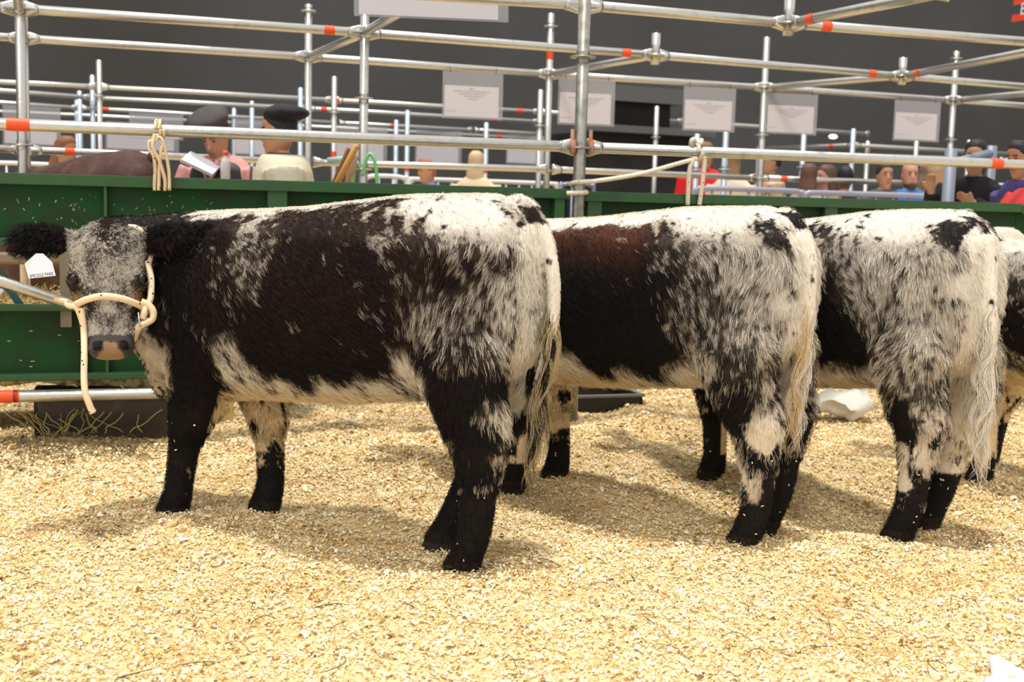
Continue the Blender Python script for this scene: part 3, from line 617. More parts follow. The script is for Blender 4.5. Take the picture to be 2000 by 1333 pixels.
def tpos(a, b, x):                            # fraction along a-b that lies over picture column x
    lo, hi = 0., 1.; a, b = np.asarray(a), np.asarray(b)
    for _ in range(40):
        m = (lo + hi) / 2
        if project(a + (b - a) * m)[0] < x: lo = m
        else: hi = m
    return lo
def post(x, y, d, z1, label, z0=-.1, r=.030, rings=(), group='upright scaffold posts', m=None, tapes=(), P=None):
    P = atd(x, y, d) if P is None else P; q = MB(); q.tube([(P[0], P[1], z0), (P[0], P[1], z1)], r, 18); o = q.build('scaffold_post', m or STEEL); tag(o, label, 'post', group)
    for z in rings:
        g = MB(); ringdisc(g, (P[0], P[1], z), r, r * 2.1); g.tube([(P[0], P[1], z - .03), (P[0], P[1], z + .03)], r * 1.12, 16, cap=False); g.build('ring_collar', m or STEEL, o)
    for z, w in tapes:
        g = MB(); g.tube([(P[0], P[1], z - w / 2), (P[0], P[1], z + w / 2)], r * 1.04, 16, cap=False); g.build('colour_band', TAPE, o)
    return P
# fence post and the two rails that meet at it
POSTM = mat('weathered_steel', (.40, .40, .36), .38, .8, noise=(16, (.26, .26, .22), .45, .65))
pr = fence(1133, 290, -.02)
post(0, 0, 0, 2.75, 'thick grey scaffold post standing in front of the green fence', z0=-.12, r=.034, rings=(1.53, 1.03, 2.02), P=pr, group='fence post', m=POSTM)
RZ = 1.535
railL0 = np.array([*fence(-260, 230, -.02)[:2], RZ]); s_ = pr[:2] - FDIR[:2] * .04; railL1 = np.array([*s_, RZ])
railR0 = np.array([*(pr[:2] + FDIR[:2] * .05), RZ]); railR1 = np.array([*fence(2900, 340, -.02)[:2], RZ])
pipe(railL0, railL1, 'long grey rail above the green fence, left of the post, orange band at one end', tapes=[(tpos(railL0, railL1, 36), .105, TAPE)], group='fence rails')
pipe(railR0, railR1, 'long grey rail right of the thick post with the knotted rope on it', tapes=[(tpos(railR0, railR1, 1944), .085, TAPE)], group='fence rails')
e = MB()
for s, w in ((-1, .05), (1, .055)):
    c = np.array([pr[0], pr[1], RZ]) + FDIR * s * w; e.tube([c - FDIR * .012, c + FDIR * .012], [.045, .045], 16); e.box(c + np.array([0, 0, .03]) - FNRM * .01, .018, .02, .13, FDIR, FNRM)
o = e.build('rail_clamp', mat('orange_clamp', (.62, .20, .10), .5, .2, noise=(20, (.35, .33, .28), .42, .58))); tag(o, 'worn orange clamp joining the two fence rails at the thick post', 'clamp')
lr0 = np.array([*fence(-200, 770, -.09)[:2], .222]); lr1 = np.array([*fence(1090, 750, -.09)[:2], .222])
pipe(lr0, lr1, 'low silver rail with a red band, in front of the brown trough', tapes=[(tpos(lr0, lr1, 10), .13, TAPE), (tpos(lr0, lr1, 31), .022, BLACKTAPE)], group='low rail', ends=False)
mr0 = np.array([*fence(-200, 507, .10)[:2], .885]); mr1 = np.array([*fence(1100, 520, .10)[:2], .885])
pipe(mr0, mr1, 'tan bounce-tinted rail in the gap between the upper and lower green panels', group='middle rail', ends=False, m=mat('bounce_tan_steel', (.34, .27, .18), .5, .4))  # tan bounce light is put into this rail's steel colour
g0, g1 = fence(-70, 527, -.16), fence(142, 596, -.10)
pipe(g0, g1, 'slanting silver bar running down behind the cow\'s head', group='slanting bar', ends=False, r=.027)
b0, b1 = fence(2, 540, .15), fence(42, 600, .15); q = MB(); q.box((b0 + b1) / 2, np.linalg.norm(b1 - b0) + .1, .012, .035, (b1 - b0) / np.linalg.norm(b1 - b0), FNRM, np.cross((b1 - b0) / np.linalg.norm(b1 - b0), FNRM))
tag(q.build('flat_brace', mat('teal_paint', (.02, .12, .12), .5), sm=False), 'short teal flat brace slanting in the gap of the fence', 'brace')
q = MB(); b0, b1 = fence(-12, 590, .12), fence(6, 566, .12); q.tube([b0, b1], .012, 8); tag(q.build('white_stick', mat('stick_white', (.8, .8, .78), .5)), 'white stick end poking in at the left edge below the slanting bar', 'stick')
pg = fence(128, 545, .02); q = MB(); q.box((pg[0], pg[1], .76), .052, .03, .42, FDIR, FNRM); tag(q.build('flat_upright', mat('grey_brown_paint', (.20, .17, .12), .6), sm=False), 'flat grey upright in the fence gap beside the cow\'s cheek', 'upright')

def sd(x, y=390): return float((fence(x, y) - FP0) @ FDIR)
def panel(x0, x1, z0, z1, ribs, label, top=.055, bot=.035):
    s0, s1 = sd(x0), sd(x1); r = empty('fence_panel', on_fence((s0 + s1) / 2, 0)); tag(r, label, 'fence panel', 'green steel fence panels')
    c = on_fence((s0 + s1) / 2, 0); W = s1 - s0; off = np.array([c[0], c[1], 0])
    def bx(name, s, z, w, h, dpt, bk, m):
        q = MB(); p = on_fence(s, z, bk) - off; q.box(p, w, dpt, h, FDIR, FNRM); o = q.build(name, m, r, sm=False)
        bv = o.modifiers.new('b', 'BEVEL'); bv.width = .004; bv.segments = 2; return o
    bx('sheet', (s0 + s1) / 2, (z0 + z1) / 2, W, z1 - z0 - .01, .008, .045, GREEN)
    bx('top_channel', (s0 + s1) / 2, z1 - top / 2, W, top, .075, .02, GREEND); bx('bottom_channel', (s0 + s1) / 2, z0 + bot / 2, W, bot, .075, .02, GREEND)
    for x, w in ribs: bx('stiffener', sd(x), (z0 + z1) / 2, w, z1 - z0 - .02, .05, .022, GREEND)
panel(-420, 1112, .955, 1.305, [(206, .016), (542, .10), (1094, .06), (-300, .1)], 'green steel fence panel, upper, left of the thick post')
panel(1140, 1995, .955, 1.295, [(1162, .085), (1625, .085)], 'green steel fence panel, upper, behind the second and third cows')
panel(1995.5, 2900, .955, 1.285, [(2100, .085)], 'green steel fence panel, upper, cut off at the right edge')
panel(-420, 1112, .285, .662, [(205, .016), (160, .03), (-300, .1)], 'green steel fence panel, lower, behind the cow\'s muzzle', .03, .035)  # second rib gives the rope's dark shadow line a shape on the panel
panel(1140, 2900, .285, .662, [(1162, .085), (1625, .085)], 'green steel fence panel, lower, behind the legs of the far cows', .03, .035)
# plaster of pale scratches on the paint
q = MB()
for i in range(46):
    x, y = random.uniform(5, 420), random.uniform(385, 415) if random.random() < .5 else random.uniform(375, 440); p = fence(x, y, .0395); a = random.uniform(.6, 2.4); l = random.uniform(.004, .018)
    d = FDIR * math.cos(a) + np.array([0, 0, 1.]) * math.sin(a); q.box(p, l, .001, random.uniform(.0015, .004), d, FNRM, np.cross(d, FNRM))
for i in range(14):
    x, y = random.uniform(5, 320), random.uniform(620, 720); p = fence(x, y, .0395); q.box(p, random.uniform(.004, .02), .001, .004, FDIR, FNRM)
tag(q.build('stuck_hay_chips', mat('dry_chip', (.45, .48, .25), .8), sm=False), 'tiny pale chips and hay bits stuck on the green panels', 'chips', kind='stuff')

# troughs
def trough(x0, x1, back, z0, z1, depth, label, m, m2):
    a, b = fence(x0, 600, back), fence(x1, 600, back); a[2] = b[2] = 0; W = np.linalg.norm(b - a); r = empty('feed_trough', ((a + b) / 2)); tag(r, label, 'trough', 'feed troughs')
    T = .018
    def P(s, k, z): return np.array([*(FDIR * s + FNRM * k)[:2], z])
    q = MB(); H = z1 - z0; zc = (z0 + z1) / 2; q.box(P(0, T / 2, zc), W, T, H, FDIR, FNRM); q.box(P(0, depth - T / 2, zc), W, T, H, FDIR, FNRM); q.box(P(-W / 2 + T / 2, depth / 2, zc), T, depth, H, FDIR, FNRM); q.box(P(W / 2 - T / 2, depth / 2, zc), T, depth, H, FDIR, FNRM); q.box(P(0, depth / 2, z0 + .04), W - .03, depth - .03, T, FDIR, FNRM)
    q.build('tub', m, r, sm=False); q = MB()
    for k in (0, depth): q.box(P(0, k, z1), W + .02, .03, .014, FDIR, FNRM)
    for s in (-W / 2, W / 2): q.box(P(s, depth / 2, z1), .03, depth, .014, FDIR, FNRM)
    q.build('rim', m2, r, sm=False); return r
tb = trough(62, 334, .03, -.03, .195, .34, 'dark brown feed trough behind the low silver rail, tangled with hay', mat('brown_tub', (.030, .021, .013), .6, noise=(5, (.085, .066, .032), .5, .7)), mat('brown_rim', (.07, .05, .04), .5))
tk = trough(1080, 1262, .30, -.14, .085, .40, 'black plastic feed trough with grey rim under the second cow', mat('black_tub', (.008, .009, .010), .45), mat('grey_rim', (.22, .23, .24), .4))
q = MB()
for i in range(26):
    x = random.choice([random.gauss(140, 22), random.gauss(245, 40), random.gauss(90, 20)]); p = fence(np.clip(x, 64, 325), 840, .012); pts = [np.array([p[0], p[1], .005])]
    th_ = random.uniform(-.5, .5)
    for k in range(6):
        th_ += random.uniform(-.6, .6); pts.append(pts[-1] + (FDIR * math.sin(th_) * .03 + np.array([0, 0, .03]) * random.uniform(.3, 1)) - FNRM * random.uniform(-.001, .004))
    q.tube(spline(pts, 14), random.uniform(.0012, .0030), 5)
tag(q.build('hay_tangle', mat('green_gold_hay', (.48, .40, .14), .8)), 'green gold hay stalks sticking up against the brown trough', 'hay', kind='stuff')
def reg_pile():
    p = fence(random.uniform(-150, 150), 540, random.uniform(.35, 1.3)); return p[0], p[1]
q = MB()
c = fence(40, 600, .58); c[2] = 0
hv = []
gxx, gyy = np.meshgrid(np.linspace(-1.1, 1.1, 50), np.linspace(-.35, .35, 30)); hz = .70 * np.clip(1 - (gxx / 1.15) ** 6 - (gyy / .38) ** 6, 0, 1) + .06 * (vn2(gxx.ravel(), gyy.ravel(), 7, 4).reshape(gxx.shape) - .5) - .05
Vh = c + gxx.ravel()[:, None] * FDIR + gyy.ravel()[:, None] * FNRM; Vh[:, 2] = hz.ravel(); ii = np.arange(1500).reshape(30, 50)
q.add(Vh, np.stack([ii[:-1, :-1].ravel(), ii[:-1, 1:].ravel(), ii[1:, 1:].ravel(), ii[1:, :-1].ravel()], 1))
for i in range(2600):
    u, v = random.uniform(-1.05, 1.05), random.uniform(-.34, .2); k = int((v + .35) / .7 * 29), int((u + 1.1) / 2.2 * 49); z = hz[k]; p = c + FDIR * u + FNRM * v; p[2] = z
    a = random.uniform(0, 6.28); d = np.array([math.cos(a), math.sin(a), random.uniform(-.3, .9)]) * random.uniform(.03, .08); q.tube([p, p + d * .5 + [0, 0, .006], p + d], .0022, 3, cap=False)
tag(q.build('hay_heap', mat('yellow_hay', (.62, .45, .17), .85, noise=(26, (.20, .13, .04), .45, .62)), sm=False), 'heap of yellow hay behind the fence gap beside the ear tag', 'hay', kind='stuff')

# ropes on the fence
ROPE2 = mat('white_rope', (.80, .74, .60), .85, bump=(160, .5)); speckle(ROPE2, (.25, .2, .14))
def rope(pts, label, r=.0125, n=40, m=None, name='rope'):
    q = MB(); 
    for p in pts: q.tube(spline(p, n), r, 9)
    o = q.build(name, m or ROPE2); tag(o, label, 'rope'); return o
kn = np.array([*fence(1358, 300, -.02)[:2], RZ])
def loop(c, R, turns=1.0, start=0, sh=.0):
    return [c + np.array([0, 0, math.sin(a)]) * R - FNRM * math.cos(a) * R + FDIR * sh * (a - start) for a in np.linspace(start, start + turns * 2 * math.pi, 26)]
rope([loop(kn, .043, 1.0, 0, .004), [kn + np.array([0, 0, .03]) - FDIR * .03, kn + np.array([0, 0, .062]) - FDIR * .035 - FNRM * .02, kn + np.array([0, 0, .068]) + FDIR * .0, kn + np.array([0, 0, .045]) + FDIR * .012 - FNRM * .03, kn + np.array([0, 0, .066]) + FDIR * .035, kn + np.array([0, 0, .045]) + FDIR * .05 + FNRM * .02],
      [kn - np.array([0, 0, .04]) - FNRM * .03, fence(1330, 318, -.05), fence(1250, 340, -.06), fence(1170, 353, -.08), pr * [1, 1, 0] - FNRM * .05 + np.array([0, 0, 1.345]), pr * [1, 1, 0] - FDIR * .045 + np.array([0, 0, 1.335]), pr * [1, 1, 0] + FNRM * .045 + np.array([0, 0, 1.31]), pr * [1, 1, 0] + FDIR * .045 + [0, 0, 1.29], pr * [1, 1, 0] - FNRM * .05 + [0, 0, 1.285], pr * [1, 1, 0] - FDIR * .085 - FNRM * .04 + [0, 0, 1.28]],
      [kn - np.array([0, 0, .035]) - FNRM * .035 - FDIR * .02, fence(1347, 330, -.05), fence(1344, 372, -.04), fence(1343, 400, -.03)],
      [kn - np.array([0, 0, .025]) - FNRM * .035 + FDIR * .04, fence(1376, 320, -.05), fence(1370, 372, -.04), fence(1366, 400, -.03)]],
     'white rope knotted on the rail and pulled across to the thick post', .0125, 50)
kl = np.array([*fence(303, 255, -.02)[:2], RZ + .004])
rope([loop(kl, .044, 1, 0, .004), loop(kl + FDIR * .018, .044, 1, 0, .004),
      [fence(307, 262, -.07), fence(303, 276, -.08), fence(292, 276, -.08), fence(291, 290, -.08), fence(300, 305, -.08), fence(303, 330, -.06), fence(302, 352, -.05), fence(302, 372, -.04)],
      [fence(302, 262, -.08), fence(298, 285, -.09), fence(304, 300, -.085), fence(312, 316, -.08), fence(322, 350, -.06), fence(322, 372, -.04)],
      [fence(303, 268, -.07), fence(316, 272, -.08), fence(324, 300, -.07), fence(330, 335, -.06), fence(331, 372, -.05)],
      [fence(316, 280, -.075), fence(314, 300, -.08), fence(311, 330, -.06), fence(310, 372, -.05)]],
     'speckled cream rope looped over the rail and hanging before the brown cow', .0085, 40, ROPE)
p = [fence(1120, 755, -.25), fence(1108, 775, -.3), fence(1092, 800, -.4), fence(1080, 820, -.5), fence(1076, 838, -.6), fence(1082, 852, -.65)]
for w in p: w[2] = max(w[2], gz(w[0], w[1]) + .01)
rope([p], 'thin tan rope trailing onto the shavings by the fence post under the second cow', .009, 30, ROPE, 'lead_rope_end')
p = [atz(1927, 1290, .01), atz(1945, 1296, .02), atz(1975, 1312, .025), atz(2020, 1330, .02)]
q = MB(); g = 14
P0_, P1_, P2_, P3_ = atz(1930, 1303, 0), atz(2080, 1345, 0), atz(2080, 1420, 0), atz(1925, 1400, 0); Vv = []
for j in range(g):
    for i in range(g):
        u, v = i / (g - 1), j / (g - 1); w = (P0_ * (1 - u) + P1_ * u) * (1 - v) + (P3_ * (1 - u) + P2_ * u) * v
        zz = gz(w[0], w[1]) + .012 + .008 * math.sin(u * 9 + v * 3) * (1 - v) + .012 * math.cos(v * 8 + u * 2) + (.012 if j == 0 else 0); Vv.append((w[0] + .01 * math.sin(v * 7), w[1], zz))
ii = np.arange(g * g).reshape(g, g); q.add(Vv, np.stack([ii[:-1, :-1].ravel(), ii[:-1, 1:].ravel(), ii[1:, 1:].ravel(), ii[1:, :-1].ravel()], 1))
o = q.build('plastic_sack', mat('white_sack', (.66, .68, .72), .45)); so = o.modifiers.new('s', 'SOLIDIFY'); so.thickness = .006; tag(o, 'crumpled corner of a white sack in the bottom right corner', 'sack')
c = atz(1645, 800, 0); c = atd(1645, 798, 7.1); q = MB(); q.ball((0, 0, 0), .19, .12, .07, 40, 24); V_ = np.concatenate(q.v); V_ += .10 * (vnoise(V_ * 13, 4) - .5)[:, None]; q.v = [V_ + [c[0], c[1], c[2] + .02]]
tag(q.build('feed_sack', mat('pale_sack', (.66, .64, .58), .7, bump=(20, .6))), 'pale grey sack lying on the shavings behind the third cow', 'sack')

# ------------------------------------------------------------------ scaffolding rows above the pens
H1 = 2.34
def row(pts, z, lab, tapes=(), group='horizontal scaffold pipes', r=.030, m=None):
    W = [atz(x, y, z) for x, y in pts]
    for i in range(len(W) - 1):
        d = W[i + 1] - W[i]; d /= np.linalg.norm(d); a, b = W[i] + d * .035, W[i + 1] - d * .035
        tt = [(tpos(a, b, x), w, TAPE) for x, w in tapes if pts[i][0] < x < pts[i + 1][0]]
        pipe(a, b, lab[i] if isinstance(lab, list) else lab, r, group, tapes=tt, m=m)
    return W
NW = row([(640, -22), (1140, 10), (1540, 46), (2100, 89)], H1, ['upper pipe holding the big white notice, left of the thick post', 'upper pipe from the thick post to the pipe joint at the top edge', 'upper pipe running right from the joint at the top edge, red band near the joint'], [(1612, .07)])
MW = row([(-80, 7), (38, 17), (712, 64), (1280, 108), (1762, 149), (2080, 176)], H1, ['upper middle pipe cut off by the left edge', 'upper middle pipe left of the notice, orange band at its end', 'upper middle pipe passing behind the thick post, red band at its end', 'upper middle pipe over the hanging notices, red band at its end', 'upper middle pipe at the right edge'], [(643, .07), (1222, .07), (1702, .07)])
BW = row([(-90, 66), (47, 75), (602, 111), (1073, 145), (1493, 171), (1862, 196), (2100, 214)], H1, ['back upper pipe cut off by the left edge, lower of two', 'back upper pipe between the leftmost post and the post behind the black beret', 'back upper pipe from which the first big notice hangs', 'back upper pipe from which the two middle notices hang', 'back upper pipe from which the smaller right notice hangs', 'back upper pipe leaving the right edge'], [])
def cross(a, b, lab, tapes=()):
    d = (b - a) / np.linalg.norm(b - a); pipe(a + d * .035, b - d * .035, lab, group='cross scaffold pipes', tapes=tapes)
cross(MW[1], BW[1], 'short cross pipe at the top left corner')
cross(MW[1] + (MW[1] - BW[1]) * .9, MW[1], 'cross pipe end leaving the top left corner')
cross(BW[2], MW[2], 'cross pipe slanting up to the post under the white notice'); cross(MW[2], atz(800, 12, H1), 'cross pipe slanting up behind the big white notice')
cross(BW[3], MW[3], 'cross pipe behind the thick post'); cross(BW[4], MW[4], 'cross pipe above the two right notices')
cross(MW[4], atz(2060, 92, H1), 'cross pipe slanting up to the right edge, red band near its joint', [(.12, .06, TAPE)])
cross(BW[5], atz(2080, 176, H1), 'thin cross pipe at the right edge'); cross(NW[2], atz(1860, -18, H1), 'cross pipe slanting up out of the top edge, red band near its joint', [(.15, .06, TAPE)])
for W_, h, lab in ((NW[2], .17, 'short pipe stub rising at the top edge joint'), (MW[3], .16, 'short pipe stub rising from the joint right of the thick post'), (MW[4], .15, 'short pipe stub rising from the joint above the right notices')):
    q = MB(); q.tube([W_ + [0, 0, -.07], W_ + [0, 0, h]], .034, 16); ringdisc(q, W_, .034, .07); o = q.build('pipe_stub', STEEL); tag(o, lab, 'pipe stub', 'short stubs on scaffold joints')
post(0, 0, 0, 2.75, 'leftmost tall post rising over the green fence', P=MW[1] * [1, 1, 0], rings=(H1, 1.5), r=.031)
post(0, 0, 0, 2.75, 'leftmost back post, half hidden by the post before it', P=BW[1] * [1, 1, 0], rings=(H1, 1.5))
post(0, 0, 0, 2.75, 'tall post behind the person in the black beret', P=BW[2] * [1, 1, 0], rings=(H1, 2.7), tapes=[(2.56, .06)])
post(0, 0, 0, 2.50, 'tall post under the big white notice beside the fork handles', P=MW[2] * [1, 1, 0], rings=(H1, 1.9, 1.42), r=.031)
post(0, 0, 0, 2.86, 'post just left of the thick post, orange mark near its top', P=BW[3] * [1, 1, 0], rings=(H1, 2.75, 1.5), tapes=[(2.50, .07)])
post(0, 0, 0, 2.80, 'post between the two middle notices', P=BW[4] * [1, 1, 0], rings=(H1, 1.9, 1.5))
post(0, 0, 0, 2.82, 'post right of the smallest notice', P=BW[5] * [1, 1, 0], rings=(H1, 2.75, 1.95, 1.5))
row([(-80, 286), (49, 293), (605, 317), (1074, 331), (1480, 348), (1845, 360)], 1.50, ['low back pipe at the left edge with a knot', 'low back pipe behind the brown cow, orange band', 'low back pipe behind the green hose', 'low back pipe behind the knotted rope', 'low back pipe before the seated crowd, red band'], [(135, .07), (1530, .07)], 'low back pipes', r=.027)
row([(1849, 360), (2060, 366)], 1.50, ['low pale blue pipe at the right edge, red band'], [(1882, .06)], 'low back pipes', r=.027, m=STEEL_B)
# farther rows
FL = 'distant thin scaffold pipe'
def far(ptsl, z, k, tapes=(), r=.028, lab=None): row(ptsl, z, [(lab or FL) + ', ' + w for w in k], tapes, 'distant scaffold pipes', r=r)
far([(-60, 157), (192, 170), (652, 196), (1056, 219), (1335, 238), (1700, 262)], H1, ['topmost at the left', 'topmost behind the berets', 'topmost beside the first notice', 'topmost behind the second notice', 'topmost behind the third notice'], [(1015, .08), (655, .05)])
far([(-60, 173), (180, 191), (600, 212), (1055, 238)], H1, ['second from the top at the left', 'second from the top behind the berets', 'second from the top behind the first notice'], [(632, .08), (965, .08)])
far([(-60, 197), (155, 211), (660, 240), (925, 254), (1060, 262)], H1, ['third from the top at the left', 'third from the top behind the grey beret', 'third from the top over the hose', 'third from the top left of the thick post'], [(205, .1), (768, .1)])
far([(-60, 215), (560, 245), (1131, 275)], H1, ['fourth from the top at the left', 'fourth from the top above the green hose'], [(975, .1)])
far([(1480, 291), (1668, 284), (1990, 302)], 2.1, ['green tinted over the seated crowd', 'green tinted at the right'], [(1625, .08)]); far([(1490, 297), (1950, 312), (2060, 316)], 2.1, ['lower of two over the seated crowd', 'lower of two at the right edge'], [(1712, .1)])
for x, yt, d, lab, bl in [(1131, 262, 21.5, 'distant post hidden behind the thick post', 1), (1483, 286, 15.6, 'distant post hidden behind the post of the middle notices', 0), (193, 118, 12.2, 'distant post, taller of the close pair over the brown cow', 0), (180, 147, 13.5, 'distant post, shorter of the close pair over the brown cow', 1), (653, 150, 12.2, 'distant post right of the black beret', 0), (587, 172, 13.5, 'distant pale post just behind the black beret', 1), (1056, 176, 12.2, 'distant post left of the thick post', 0), (155, 178, 16, 'distant blue post at the far left, first', 1), (150, 196, 17, 'distant thin blue post at the far left, second', 1),
                          (796, 216, 16, 'distant blue post between the two lower notices, taller', 1), (774, 235, 17, 'distant blue post between the two lower notices, shorter', 1), (950, 240, 16, 'distant blue post left of the standing blond person', 1), (492, 198, 17, 'distant thin blue post between the two berets', 1), (457, 212, 18, 'distant thin blue post beside the grey beret', 1), (1283, 208, 14, 'distant short post before the black opening', 0), (1418, 258, 11.5, 'distant post below the third notice', 1), (1362, 262, 12, 'distant lilac post behind the knotted rope', 1),
                          (1570, 262, 13, 'distant post below the fourth notice', 1), (1667, 252, 14, 'distant post over the brown haired people', 1), (1695, 276, 17, 'distant thin post left of the two facing men', 0), (1790, 276, 16, 'distant post below the smallest notice', 0), (1893, 274, 17, 'distant thin post at the right, in front of the far pipes', 0), (1996, 280, 16, 'distant post at the right edge', 0)]:
    P = atd(x, yt, d); post(0, 0, 0, P[2], lab, P=P * [1, 1, 0], r=.028 if d < 15 else .032, m=STEEL_B if bl else STEEL, rings=(P[2] - .35,) if d < 15 else (), group='distant scaffold posts', tapes=[(1.62, .1)] if x in (796, 950, 653) else ())
# thick grey frame at right
FRM = mat('grey_blue_frame', (.22, .25, .32), .5, .3); P = atd(1936, 285, 9.3); post(0, 0, 0, P[2], 'thick grey blue post behind the dark dressed person', P=P * [1, 1, 0], r=.045, m=FRM, group='thick grey frame'); P2 = atd(1858, 290, 9.0); post(0, 0, 0, P2[2], 'thick grey blue post left of the dark dressed person', P=P2 * [1, 1, 0], r=.045, m=FRM, group='thick grey frame')
P2 = P2.copy(); P3 = P.copy(); P2[2] -= .12; P3[2] -= .06; pipe(P2, P3, 'thick grey blue bar above the dark dressed person', .04, 'thick grey frame', m=FRM, ends=False)

# notices in clear sleeves
SLEEVE = mat('clear_sleeve', (.55, .55, .60), .25, alpha=.42); PAPER = mat('notice_paper', (.70, .67, .72), .7); GREYINK = mat('grey_print', (.40, .37, .42), .7); TIE = mat('black_tie', (.02, .02, .02), .6)
def notice(x0, y0, x1, y1, d, label, pf=.30, marks=True, ties=True, tilt=0.0):
    A, B, Cc, D_ = atd(x0, y0, d), atd(x1, y0 + (x1 - x0) * .055, d + (x1 - x0) / FPX * d * .3), None, None
    ax = B - A; W = np.linalg.norm(ax); ax /= W; up = np.array([0, 0, 1.]); nn = np.cross(ax, up); nn /= np.linalg.norm(nn); up = np.cross(nn, ax); up = up if up[2] > 0 else -up; nn = nn if nn[1] < 0 else -nn
    h = (y1 - y0) / FPX * d; tiez = max(.01, (H1 - A[2]) / h) if ties else 0; ax2 = ax + up * tilt; r = empty('hanging_notice', A); tag(r, label, 'notice', 'printed notices in clear sleeves')
    P = lambda u, v, w=0: ax2 * (u * W) - up * (v * h) + nn * w
    q = MB(); q.add([P(0, 0), P(1, 0), P(1, 1), P(0, 1), P(0, 0, .002), P(1, 0, .002), P(1, 1, .002), P(0, 1, .002)], [(0, 1, 2, 3), (7, 6, 5, 4), (0, 4, 5, 1), (1, 5, 6, 2), (2, 6, 7, 3), (3, 7, 4, 0)]); q.build('sleeve', SLEEVE, r, sm=False)
    q = MB(); q.add([P(.03, pf, .004), P(.93, pf, .004), P(.93, .96, .004), P(.03, .96, .004), P(.03, pf, .006), P(.93, pf, .006), P(.93, .96, .006), P(.03, .96, .006)], [(0, 1, 2, 3), (7, 6, 5, 4), (0, 4, 5, 1), (1, 5, 6, 2), (2, 6, 7, 3), (3, 7, 4, 0)]); pp = q.build('paper', PAPER, r, sm=False)
    if marks:
        q = MB()
        for u0, u1, v, t in [(.44, .52, .08, .03), (.18, .80, .16, .028), (.27, .72, .24, .028), (.34, .66, .32, .028), (.42, .58, .40, .03), (.06, .24, .82, .02)]:
            v = pf + (.96 - pf) * v; t = (.96 - pf) * t; u = u0
            while u < u1:
                w = min(random.uniform(.02, .05), u1 - u); a_, b_, c_, e_ = P(u, v, .0072), P(u + w, v, .0072), P(u + w, v + t, .0072), P(u, v + t, .0072); q.add([a_, b_, c_, e_], [(3, 2, 1, 0)]); u += w + .012
        q.build('print', GREYINK, r, sm=False)
    if ties:
        q = MB()
        for u in (.12, .88): q.tube([P(u, .02, .003), P(u, -tiez, .003)], .003, 6)
        q.build('tie', TIE, r)
def brow(x): 
    i = max(k for k in range(len(BW) - 1) if project(BW[k])[0] < x); return (BW[i] + (BW[i + 1] - BW[i]) * tpos(BW[i], BW[i + 1], x))[1] - .035
notice(865, 138, 983, 227, brow(865), 'paper notice in a clear sleeve, leftmost of the row hung high')
notice(1091, 152, 1202, 240, brow(1091), 'paper notice in a clear sleeve, half behind the thick post'); notice(1336, 168, 1438, 252, brow(1336), 'paper notice in a clear sleeve hung above the knotted rope')
notice(1498, 180, 1598, 258, brow(1498), 'paper notice in a clear sleeve, fourth along, beside a post'); notice(1748, 195, 1838, 272, brow(1748), 'small paper notice in a clear sleeve nearest the right edge')
notice(690, -62, 993, 26, 6.95, 'big white notice cut off by the top edge', pf=.10, marks=False, ties=False)
for i, (x0, y0, x1, y1) in enumerate([(5, 204, 118, 280), (252, 219, 358, 268), (205, 236, 350, 290), (652, 243, 757, 316), (812, 252, 903, 320), (990, 262, 1068, 318), (455, 231, 565, 300)]):
    notice(x0, y0, x1, y1, atz(x0, y0 - 3, H1)[1] - .04, 'blurred distant notice in a sleeve, ' + ['at the left edge', 'above the hanging rope loops', 'lower one above the brown cow\'s back', 'behind the fork handles', 'behind the rail, right of the hose', 'low beside the thick post', 'between the two berets'][i], pf=.42, marks=False, ties=True)
#==PART6==
# ------------------------------------------------------------------ hall
def wall(name, a, b, z0, z1, m, t=.3):
    a, b = np.array([*a, 0.]), np.array([*b, 0.]); d = b - a; L = np.linalg.norm(d); d /= L; q = MB(); c = (a + b) / 2; c[2] = (z0 + z1) / 2; q.box(c, L, t, z1 - z0, d, np.cross([0, 0, 1.], d)); return tag(q.build(name, m, sm=False), kind='structure')
WALLM = mat('dark_hall_wall', (.090, .092, .093), .85, noise=(.25, (.070, .065, .059), .4, .65))
wall('wall_back', (-16, 19), (26, 32), -.1, 11, WALLM)
wall('wall_left', (-16, 0.5), (-16, 19), -.1, 11, WALLM); wall('wall_right', (26, 0.5), (26, 32), -.1, 11, WALLM)
# black fronted booth with an opening, beyond the pens
BK = mat('black_booth', (.010, .009, .009), .7, noise=(2, (.022, .018, .015), .45, .6)); TR = mat('grey_trim', (.13, .13, .13), .6)
a, b = atd(1150, 300, 15.5), atd(1348, 310, 16.2); r = empty('booth', ((a[0] + b[0]) / 2, (a[1] + b[1]) / 2, 0)); tag(r, 'black fronted booth with a dark opening far behind the thick post', 'booth')
off = np.array([(a[0] + b[0]) / 2, (a[1] + b[1]) / 2, 0]); d = (b - a) * [1, 1, 0]; W = np.linalg.norm(d); d /= W; n_ = np.array([-d[1], d[0], 0]); zt = atd(1250, 262, 15.8)[2]
for nm, z0_, z1_, ww, m_, dp, cx in [('front', -.1, zt, W, BK, 1.2, .6), ('counter_edge', zt, zt + .09, W + .5, TR, .25, -.08), ('opening', zt + .09, zt + .42, W * .62, mat('opening_black', (.003, .003, .003), .9), .3, .3), ('upper_board', zt + .42, zt + .62, W * .9, TR, .2, .2)]:
    q = MB(); q.box(n_ * cx + d * (0.0 if nm != 'opening' else .05) + np.array([0, 0, (z0_ + z1_) / 2]), ww, dp, z1_ - z0_, d, n_); q.build(nm, m_, r, sm=False)
